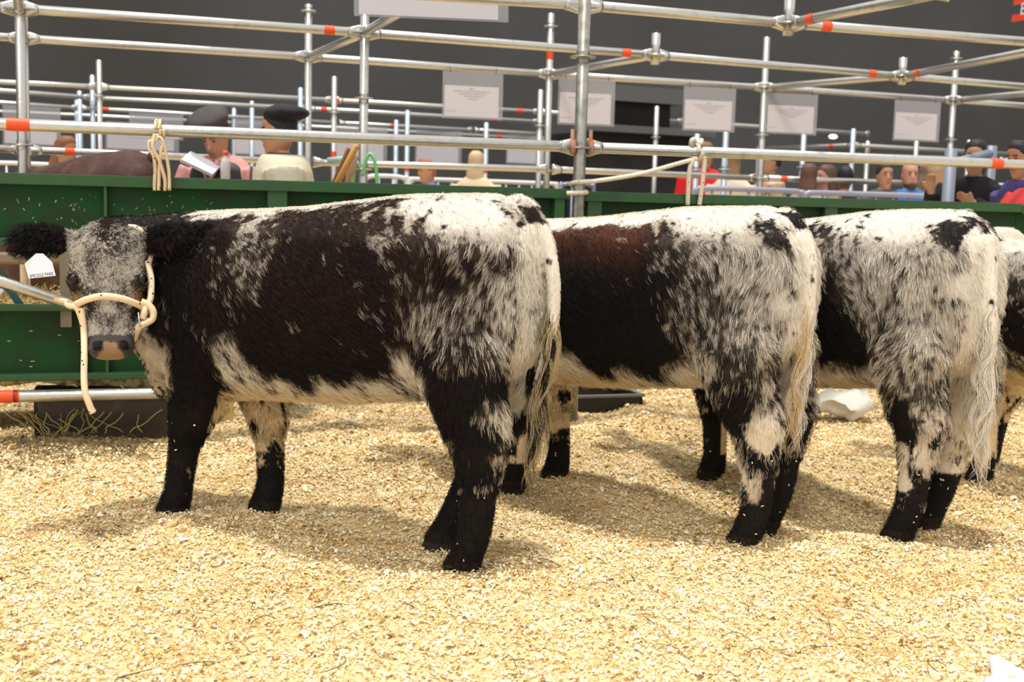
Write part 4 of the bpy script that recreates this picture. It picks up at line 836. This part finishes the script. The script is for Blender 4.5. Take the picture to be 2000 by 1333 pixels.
# banner in the top right corner
A = atd(1975, 43, 13.0); r = empty('banner', A); tag(r, 'orange red banner with a dark stripe in the top right corner', 'banner')
ax = atd(2060, 32, 13.3) - A; W = np.linalg.norm(ax); ax /= W; up = np.array([.05, 0, 1.])
def strip(nm, v0, v1, m_):
    q = MB(); P = lambda u, v, w: ax * u + up * v + np.array([0, -1., 0]) * w
    q.add([P(0, v0, 0), P(W, v0, 0), P(W, v1, 0), P(0, v1, 0), P(0, v0, .01), P(W, v0, .01), P(W, v1, .01), P(0, v1, .01)], [(0, 1, 2, 3), (7, 6, 5, 4), (0, 4, 5, 1), (1, 5, 6, 2), (2, 6, 7, 3), (3, 7, 4, 0)]); return q.build(nm, m_, r, sm=False)
u_ = 13 / FPX; BN = mat('banner_red', (.75, .06, .02), .6); strip('lower_band', 0, 13 * u_, BN); st = strip('dark_stripe', 13 * u_, 31 * u_, mat('banner_navy', (.05, .05, .08), .6)); strip('upper_band', 31 * u_, 75 * u_, BN)
text('lettering', 'B', .085, mat('banner_white', (.75, .72, .78), .6), [ax, up, np.array([0, -1., 0]), ax * (28 * u_) + up * (21 * u_) + np.array([0, -.012, 0])], st)

# crowd barriers
WB = mat('white_barrier', (.80, .80, .80), .45); BB = mat('blue_grey_barrier', (.36, .38, .50), .4, .4)
def barrier(x0, x1, y0, y1, d0, d1, label, m_, ty=60):
    a, b = atd(x0, y0, d0), atd(x1, y1, d1); zt = (a[2] + b[2]) / 2; a2, b2 = a * [1, 1, 0], b * [1, 1, 0]; c = (a2 + b2) / 2; r = empty('crowd_barrier', c); tag(r, label, 'barrier', 'crowd control barriers')
    d = b2 - a2; L = np.linalg.norm(d); d /= L; Z = np.array([0, 0, 1.])
    q = MB(); q.tube(spline([a2 - c + Z * .12, a2 - c + Z * (zt - .12), a2 - c + d * .04 + Z * (zt - .02), a2 - c + d * .14 + Z * zt, b2 - c - d * .14 + Z * zt, b2 - c - d * .04 + Z * (zt - .02), b2 - c + Z * (zt - .12), b2 - c + Z * .12], 40), .025, 10); q.tube([a2 - c + Z * .2, b2 - c + Z * .2], .02, 8); q.build('tube_frame', m_, r)
    n = int(L / .16)
    for i in range(1, n): q = MB(); p = a2 - c + d * L * i / n; q.tube([p + Z * .2, p + Z * zt], .011, 6); q.build('bar', m_, r)
    for s in (.12, .88): q = MB(); p = a2 - c + d * L * s; q.box(p + Z * .04, .05, .5, .04, d, np.cross(Z, d)); q.box(p + Z * .12, .04, .04, .16, d, np.cross(Z, d)); q.build('foot', m_, r)
barrier(-60, 118, 314, 325, 13, 13.4, 'white crowd barrier at the left edge behind the brown cow', WB)
barrier(712, 795, 341, 348, 13, 13.2, 'white crowd barrier just right of the fork handles', WB); barrier(800, 1088, 349, 360, 13, 14, 'white crowd barrier with rounded corner, in the middle behind the first cow\'s rump', WB)
barrier(1095, 1160, 358, 362, 14, 14.3, 'grey barrier half hidden by the thick post', BB); barrier(1355, 1568, 366, 376, 10.2, 10.5, 'lilac grey barrier before the person in a tan jacket', BB); barrier(1572, 1845, 376, 385, 10.5, 10.9, 'lilac grey barrier before the two facing men', BB); barrier(1850, 2060, 381, 388, 10.9, 11.2, 'grey barrier at the right edge before the dark dressed person', BB)
P = atd(1627, 267, 14); q = MB(); q.ball(P, .05, .02, .025); tag(q.build('wall_light', mat('lamp_glow', (1, 1, 1), .5, emit=3)), 'small bright light glowing on the dark wall', 'light')
P = atd(1570, 134 + 0, 20)
# fork handles, hose, odds and ends behind the fence
def stick(x0, y0, x1, y1, d, r, label, m_, name='fork_handle', cat='tool handle'):
    q = MB(); a, b = atd(x0, y0, d), atd(x1, y1, d + .1); e_ = b + (b - a) * 1.3; q.tube([a, b, e_], r, 10); tag(q.build(name, m_), label, cat, 'tools leaning behind the fence')
WD = mat('varnished_wood', (.55, .28, .06), .5); WD2 = mat('dark_wood', (.20, .09, .04), .5)
stick(697, 284, 657, 360, 7.0, .019, 'yellow brown tool handle, thicker of two leaning behind the fence', WD); stick(681, 290, 651, 360, 7.1, .013, 'dark brown tool handle, thinner of two leaning behind the fence', WD2)
stick(690, 300, 683, 362, 7.2, .03, 'broad pale wooden handle behind the yellow brown one', mat('pale_wood', (.48, .33, .22), .6))
q = MB(); q.tube(spline([atd(708, 345, 7.2), atd(714, 315, 7.2), atd(722, 301, 7.2), atd(731, 312, 7.2), atd(736, 345, 7.2), atd(737, 380, 7.2)], 24), .011, 8); q.tube(spline([atd(686, 370, 7.25), atd(690, 340, 7.25), atd(696, 318, 7.25), atd(702, 330, 7.25)], 16), .009, 8); tag(q.build('garden_hose', mat('green_hose', (.22, .62, .25), .4)), 'bright green hose looped over a peg behind the fence', 'hose')
q = MB(); a, b = atd(640, 314, 8.4), atd(700, 308, 8.4); q.tube([a, b], .022, 10); tag(q.build('blue_pipe', mat('pale_teal', (.35, .58, .62), .4)), 'short pale teal pipe behind the fork handles', 'pipe')

# ------------------------------------------------------------------ people
SKIN = {}
def pmat(name, c, r=.75): return mat(name, c, r, spec=.3, bump=(30, .25))
def person(label, loc, yaw, H=1.75, skin=(.50, .27, .17), hair=(.03, .02, .015), top=(.1, .1, .1), legs=(.03, .03, .05), vox=.016, pitch=0., arms=None, hat=None, longhair=False, bald=False, vest=None, collar=None, lean=0., beard=False, bulk=0., zip_=None):
    k = H / 1.78; root = empty('person', loc, yaw); tag(root, label, 'person', None)
    hc = np.array([0, -.01, 1.50]); cp_, sp_ = math.cos(pitch), math.sin(pitch)
    def hd(P):                                             # head tilts forward round the neck
        P = np.asarray(P, float) - hc; y, z = P[..., 1] * cp_ - P[..., 2] * sp_, P[..., 1] * sp_ + P[..., 2] * cp_
        return np.stack([P[..., 0], y, z], -1) + hc
    def ln(P): P = np.asarray(P, float).copy(); t_ = np.clip(P[..., 2] - .95, 0, 1); P[..., 1] -= lean * t_; return P * k
    X, Y, Z = np.eye(3)
    arms = arms or [((.20, 0, 1.42), (.25, .02, 1.14), (.24, -.06, .90), (0, -.2, -1)), ((-.20, 0, 1.42), (-.25, .02, 1.14), (-.24, -.06, .90), (0, -.2, -1))]
    def build_torso(mb, g, sleeves, legs_, zlo=.88, neck=True):
        S = [(.86, .165, .115), (.95, .17, .12), (1.08, .155, .11), (1.2, .17, .12), (1.33, .195, .125), (1.42, .185, .11), (1.475, .14, .09), (1.51, .085, .07)]
        mb.loft([ln(ell((0, .01, z), X * (w + g), Y * (d_ + g), 22, 2.3)) for z, w, d_ in S if z >= zlo - .03])
        if neck: mb.loft([ln(ell((0, .012, 1.44), X * (.075 + g), Y * (.07 + g), 16)), ln(ell((0, .0, 1.53 if g == 0 else 1.515), X * (.055 + g), Y * (.06 + g), 16))])
        for A in arms:
            s, e_, w, hdir = [np.array(q) for q in A[:4]]
            if sleeves: mb.tube(ln(np.array([s, (s + e_) / 2, e_, (e_ + w) / 2, w])), [(.062 + g) * k, (.052 + g) * k, (.046 + g) * k, (.042 + g) * k, (.032 + g) * k], 12)
        if legs_:
            for s in (-1, 1): mb.tube(np.array([(s * .09, 0, .92), (s * .10, -.01, .50), (s * .10, .01, .09)]) * k, [(.095 + g) * k, (.065 + g) * k, (.045 + g) * k], 12)
    mb = MB(); build_torso(mb, 0, True, True)
    HS = [(1.512, .026, .04, -.055), (1.530, .048, .062, -.032), (1.565, .062, .080, -.014), (1.61, .070, .090, -.004), (1.66, .075, .096, .002), (1.71, .076, .098, .006), (1.75, .064, .082, .008), (1.775, .032, .04, .008)]
    mb.loft([ln(hd(ell((0, cy, z), X * w, Y * d_, 22, 2.15))) for z, w, d_, cy in HS])
    nz = [((0, -.094, 1.655), .008), ((0, -.108, 1.63), .011), ((0, -.112, 1.615), .014), ((0, -.096, 1.606), .012)]
    mb.tube([ln(hd(np.array(p))) for p, _ in nz], [r_ * k for _, r_ in nz], 8)
    for s in (-1, 1):
        mb.ball(ln(hd(np.array([s * .076, .012, 1.635]))), .010, .018, .030)
        mb.ball(ln(hd(np.array([s * .03, -.078, 1.668]))), .018, .012, .008)
    mb.ball(ln(hd(np.array([0, -.092, 1.575]))), .024, .010, .010)
    for A in arms:                                          # hands: palm, four fingers, thumb
        w, hdir = np.array(A[2], float), np.array(A[3], float); hdir /= np.linalg.norm(hdir); e_ = np.array(A[1], float); side = np.cross(hdir, [0, 1., .3]); side /= np.linalg.norm(side); pal = np.cross(side, hdir)
        s0 = 1 if w[0] > 0 else -1
        mb.loft([ln(ell(w + hdir * t_, side * a_, pal * b_, 12)) for t_, a_, b_ in ((-.02, .026, .020), (.03, .036, .017), (.085, .040, .014), (.095, .036, .011))])
        for i, fl_ in enumerate((.062, .072, .068, .052)):
            o_ = w + hdir * .085 + side * (-.029 + .0195 * i); curl = pal * (-.35) * 1
            pts_ = [o_, o_ + (hdir + curl * .3) * fl_ * .45, o_ + (hdir * .9 + curl * .9) * fl_ * .8, o_ + (hdir * .75 + curl * 1.6) * fl_]; mb.tube([ln(p) for p in pts_], [.0095 * k, .009 * k, .0085 * k, .0065 * k], 8)
        o_ = w + hdir * .03 + side * (-.034 * s0 * (1 if s0 > 0 else 1)); mb.tube([ln(o_), ln(o_ + hdir * .03 + side * -.022 * s0), ln(o_ + hdir * .058 + side * -.026 * s0)], [.012 * k, .011 * k, .008 * k], 8)
    body = remesh(mb, vox * .75, 2, .4); link('body', body, mat('skin_%d' % (int(skin[0] * 1000)), skin, .55, spec=.35), root)
    mb = MB(); build_torso(mb, .022 + bulk, True, False, .86, neck=collar is not None); tb_ = remesh(mb, vox, 3, .5); link('jacket' if vest is None else 'shirt', tb_, pmat('cloth_%d_%d_%d' % tuple(int(c * 999) for c in top), top), root)
    mb = MB()
    for s in (-1, 1): mb.tube(np.array([(s * .085, 0, .93), (s * .10, -.01, .50), (s * .10, .01, .10)]) * k, [.115 * k, .085 * k, .07 * k], 12)
    link('trousers', remesh(mb, vox * 1.2, 2), pmat('trouser_%d' % int(legs[2] * 999), legs), root)
    for s in (-1, 1): q = MB(); q.ball(np.array([s * .10, -.06, .045]) * k, .05, .13, .045); q.build('shoe', mat('shoe_black', (.015, .012, .01), .5), root)
    if vest is not None:
        mb = MB(); S = [(.86, .165, .115), (.95, .17, .12), (1.08, .155, .11), (1.2, .17, .12), (1.33, .18, .125), (1.42, .165, .11), (1.475, .11, .085)]
        mb.loft([ln(ell((0, .01, z), X * (w + .036), Y * (d_ + .036), 22, 2.4)) for z, w, d_ in S]); me_ = remesh(mb, vox, 3); link('vest', me_, mat('vest_quilt', vest, .5, bump=(12, .5)), root)
        q = MB(); q.tube([ln((-.06, -.150, 1.47)), ln((0, -.165, 1.33)), ln((.06, -.150, 1.47))], .022 * k, 10); q.build('shirt_collar', pmat('cloth_%d_%d_%d' % tuple(int(c * 999) for c in top), top), root)
    if collar is not None:
        q = MB(); q.loft([ln(ell((0, .0, z), X * w, Y * w, 20)) for z, w in ((1.45, .105), (1.50, .098), (1.525, .088))], cap=False); o_ = q.build('collar', mat('collar_dark', collar, .7), root); s_m = o_.modifiers.new('s', 'SOLIDIFY'); s_m.thickness = .012
    if zip_ is not None:
        q = MB(); q.tube([ln(np.array(p)) for p in zip_], .008 * k, 6); q.build('zip', mat('zip_black', (.02, .02, .02), .5), root)
    if not bald:
        mb = MB(); HS2 = [(1.60, .066, .066, .040), (1.65, .083, .082, .026), (1.70, .085, .100, .014), (1.75, .076, .094, .012), (1.79, .042, .055, .010)]
        if longhair: HS2 = [(1.40, .085, .05, .07), (1.46, .10, .06, .06), (1.55, .095, .07, .05)] + HS2[1:]
        mb.loft([ln(hd(ell((0, cy, z), X * w, Y * d_, 20, 2.2))) for z, w, d_, cy in HS2]); link('hair', remesh(mb, vox * .8, 2), mat('hair_%d_%d' % (int(hair[0] * 999), int(hair[2] * 999)), hair, .6, bump=(60, .8)), root)
    if beard: q = MB(); q.loft([ln(hd(ell((0, cy - .004, z), X * (w + .004), Y * (d_ + .006), 22, 2.15))) for z, w, d_, cy in HS[:3]]); q.build('beard', mat('beard', (.06, .04, .03), .8), root)
    for s in (-1, 1):
        q = MB(); q.ball(ln(hd(np.array([s * .031, -.090, 1.655]))), .009, .005, .006); q.build('eye', mat('person_eye', (.02, .015, .01), .3), root)
        q = MB(); q.tube([ln(hd(np.array([s * .014, -.098, 1.678]))), ln(hd(np.array([s * .046, -.086, 1.680])))], .0045, 6); q.build('eyebrow', mat('brow', (.03, .02, .015), .8), root)
    q = MB(); q.tube([ln(hd(np.array([-.020, -.0985, 1.577]))), ln(hd(np.array([.020, -.0985, 1.577])))], .0035, 6); q.build('mouth', mat('lips', (.30, .08, .06), .5), root)
    if hat:
        colr, ty, tx, ctr, sc_ = hat
        R_ = [(.080, -.012), (.086, .006), (.118, .020), (.150, .050), (.146, .078), (.118, .098), (.070, .112), (.020, .119), (.006, .125)]; rings = []
        for r_, z in R_:
            ph = np.arange(40) * 2 * math.pi / 40; wob = 1 + .035 * np.sin(ph * 7 + z * 30) * (r_ > .1); q_ = np.stack([r_ * sc_ * np.cos(ph) * wob, r_ * sc_ * np.sin(ph) * wob, np.full(40, z * sc_)], 1)
            q_[:, 2] += np.where(r_ > .1, -q_[:, 0] * ty * 0 - .10 * np.maximum(0, q_[:, 0] * tx[0] + q_[:, 1] * tx[1]) * 6 * r_, 0)
            sh_ = np.array([tx[0], tx[1], 0]) * max(0, r_ - .08) * .35; rings.append(ln(hd(q_ + sh_ + np.array(ctr))))
        q = MB(); q.loft(rings); o_ = q.build('beret', mat('beret_%d' % int(colr[0] * 9999), colr, .85, bump=(80, .3)), root); sb = o_.modifiers.new('s', 'SUBSURF'); sb.levels = sb.render_levels = 1
    return root
def at_head(x, y, d, H):                                  # ground place of somebody whose head is seen there
    P = atd(x, y, d); return (P[0], P[1], 0)
R_ = math.radians
def hz(x, y, d): return atd(x, y, d)[2]
# person in the grey beret, reading papers
d = 7.55; P = at_head(432, 262, d, 0)
person('person in a grey beret, pink shirt and black quilted vest reading papers', P, R_(-14), hz(432, 264, d) / .921, skin=(.55, .28, .18), hair=(.03, .02, .02), top=(.66, .32, .30), vest=(.022, .024, .026), pitch=.55, vox=.013,
       arms=[((.21, 0, 1.42), (.30, -.04, 1.16), (.13, -.27, 1.19), (-.75, -.5, .1)), ((-.21, 0, 1.42), (-.31, -.05, 1.17), (-.22, -.27, 1.24), (.55, -.8, .1))], hat=((.060, .054, .056), 0, (-1.0, -.2), (0, .012, 1.715), .92))
A = atd(352, 316, 7.2); B = atd(413, 345, 7.22); q = MB(); ax = (B - A); W = np.linalg.norm(ax); ax /= W; sd_ = np.array([0, 1., .30]); sd_ -= ax * (sd_ @ ax); sd_ /= np.linalg.norm(sd_)
for i in range(5): q.box((A + B) / 2 + np.cross(ax, sd_) * .004 * i + sd_ * .1, W, .20, .0015, ax, sd_, np.cross(ax, sd_))
tag(q.build('papers', mat('white_papers', (.78, .78, .88), .6), sm=False), 'folded white papers held by the person in the grey beret', 'papers')
r = empty('bottle', atd(440, 340, 7.33)); tag(r, 'clear plastic bottle with a red top in the vest pocket', 'bottle'); q = MB(); q.loft([ell((0, 0, z), (w, 0, 0), (0, w, 0), 16) for z, w in ((-.08, .026), (-.07, .03), (.06, .03), (.09, .022), (.105, .012), (.115, .012))]); q.build('flask', mat('clear_plastic', (.75, .70, .68), .15, alpha=.7), r); q = MB(); q.tube([(0, 0, .113), (0, 0, .14)], .016, 12); q.build('cap', mat('red_cap', (.8, .12, .03), .5), r)
d = 6.95; P = at_head(550, 262, d, 0)
person('person in a black beret and cream jacket, turned in profile', P, R_(-76), hz(550, 261, d) / .921, skin=(.52, .24, .13), hair=(.012, .010, .010), top=(.60, .56, .43), collar=(.05, .05, .06), vox=.013, pitch=.10, hat=((.010, .010, .013), 0, (.15, 1.0), (0, .03, 1.700), .92),
       arms=[((.20, 0, 1.42), (.27, .02, 1.14), (.20, -.16, .98), (-.2, -.6, -.5)), ((-.20, 0, 1.42), (-.27, .0, 1.14), (-.22, -.18, 1.0), (.2, -.6, -.4))], bulk=.04, zip_=[(.0, -.175, 1.44), (.01, -.185, 1.30), (.02, -.18, 1.15), (.03, -.175, 1.0)])
# crowd
CR = [(1378, 306, 13.4, 0, 1.72, dict(top=(.75, .02, .03), hair=(.2, .1, .05), longhair=True), 'person in a bright red jacket behind the knotted rope'),
      (1432, 322, 13.0, 150, 1.64, dict(top=(.72, .62, .50), hair=(.30, .17, .09), longhair=True), 'person with long fair brown hair and a cream top, back turned'),
      (1506, 318, 13.2, -85, 1.66, dict(top=(.55, .42, .30), hair=(.02, .015, .012), collar=(.15, .12, .13)), 'person in a tan jacket with dark hair, in profile behind the fence'),
      (1580, 348, 11.5, 150, 1.58, dict(top=(.35, .35, .42), hair=(.12, .06, .04), longhair=True), 'person with dark brown hair and a grey jacket, back turned'),
      (1613, 350, 11.8, -70, 1.60, dict(top=(.30, .22, .18), hair=(.14, .07, .05), longhair=True, skin=(.65, .32, .28)), 'person with brown hair and pink face, turned sideways'),
      (1650, 352, 12.0, 170, 1.60, dict(top=(.03, .04, .06), hair=(.015, .012, .012)), 'person with black hair and a dark coat, back turned'),
      (1728, 345, 11.5, 5, 1.62, dict(top=(.06, .07, .09), hair=(.04, .025, .02)), 'person with short dark hair in a dark grey coat, facing this way'),
      (1777, 345, 11.5, 0, 1.62, dict(top=(.03, .18, .55), bald=True, beard=True, skin=(.58, .30, .22)), 'bald bearded person in a blue jacket, facing this way'),
      (1812, 342, 11.9, 160, 1.62, dict(top=(.20, .13, .08), hair=(.30, .20, .15), longhair=True), 'person with grey brown hair beside the bald person, back turned'),
      (1832, 345, 11.6, 60, 1.58, dict(top=(.80, .58, .20), hair=(.45, .32, .18), longhair=True), 'person with fair hair and a yellow top next to the post'),
      (1909, 312, 9.4, -30, 1.66, dict(top=(.010, .010, .014), hair=(.012, .010, .01), lean=.12, arms=[((.2, 0, 1.42), (.24, -.12, 1.2), (.05, -.3, 1.30), (-.8, -.2, .5)), ((-.2, 0, 1.42), (-.28, -.12, 1.22), (-.26, -.3, 1.38), (0, -.2, 1))]), 'person in black with dark hair and folded arms at the right'),
      (2030, 318, 8.6, -60, 1.62, dict(top=(.07, .06, .22), hair=(.02, .02, .03), lean=.3), 'person in a navy blue top, mostly out of frame at the right edge'),
      (1955, 330, 8.0, 90, 1.30, dict(top=(.55, .04, .04), hair=(.02, .02, .03), lean=.55, bulk=.05), 'stooping person in a red top at the right edge'),
      (866, 338, 12.5, -60, 1.45, dict(top=(.03, .12, .50), hair=(.4, .12, .08), lean=.3), 'small distant person in blue bending behind the white barrier'),
      (930, 322, 12.8, 170, 1.60, dict(top=(.75, .60, .40), hair=(.65, .48, .30), longhair=True), 'distant fair haired person in a pale top left of the thick post'),
      (100, 300, 9.7, 60, 1.52, dict(top=(.75, .74, .72), hair=(.30, .12, .06), longhair=True, lean=.25, arms=[((.2, 0, 1.42), (.3, -.15, 1.25), (.25, -.4, 1.3), (0, -1, .2)), ((-.2, 0, 1.42), (-.32, -.15, 1.22), (-.2, -.42, 1.38), (.2, -.5, .8))]), 'person in a white shirt bending behind the brown cow')]
for x, y, d, yw, H_, kw, lab in CR: person(lab, at_head(x, y, d, 0), R_(yw), hz(x, y, d) / .921, **kw)
# ------------------------------------------------------------------ brown cow beyond the fence
O5 = atd(290, 340, 7.35); O5[2] = 0; dx5, dy5 = frame(46)
root = empty('cow', O5, math.pi - R_(46)); tag(root, 'brown cow whose smooth back shows over the green fence', 'cow')
mb = MB(); trunk(mb, .15, 1.0)
for fx, fy in ((0, .17), (.1, -.17)): leg(mb, LEG_HN, fx, fy, math.copysign(.15, fy), 0)
for fx, fy in ((0, .17), (-.1, -.17)): leg(mb, LEG_FN, fx, fy, math.copysign(.15, fy), 0)
mb.loft([ell(c, a, b, 24) for c, a, b in [((1.25, 0, .88), (0, .2, 0), (0, 0, .30)), ((1.6, .0, .80), (0, .16, 0), (.08, 0, .22)), ((1.85, 0, .66), (0, .11, 0), (.1, 0, .15))]])
mb.loft([ell((1.80 + .5 * t * .5, 0, .70 - .45 * t), (0, w, 0), (w * .9, 0, w * .5), 20) for t, w in ((0, .10), (.3, .12), (.6, .085), (.9, .075), (1, .05))])
for s in (-1, 1): mb.tube([(1.78, s * .08, .72), (1.75, s * .2, .72), (1.74, s * .28, .68)], [.03, .05, .02], 10)
mb.tube(spline(TAIL1[:5], 12) * np.array([.8, 1, 1]), .028, 10); mb.v = [v * 1.18 for v in mb.v]
me = remesh(mb, .02, 6); link('body', me, mat('brown_hide', (.070, .032, .027), .7, spec=.3, bump=(90, .5), noise=(5, (.12, .065, .055), .45, .65)), root)
for s in (-1, 1): q = MB(); q.ball((2.24, s * .13, .64), .025); q.build('eye', mat('eye', (.01, .01, .01), .1), root)
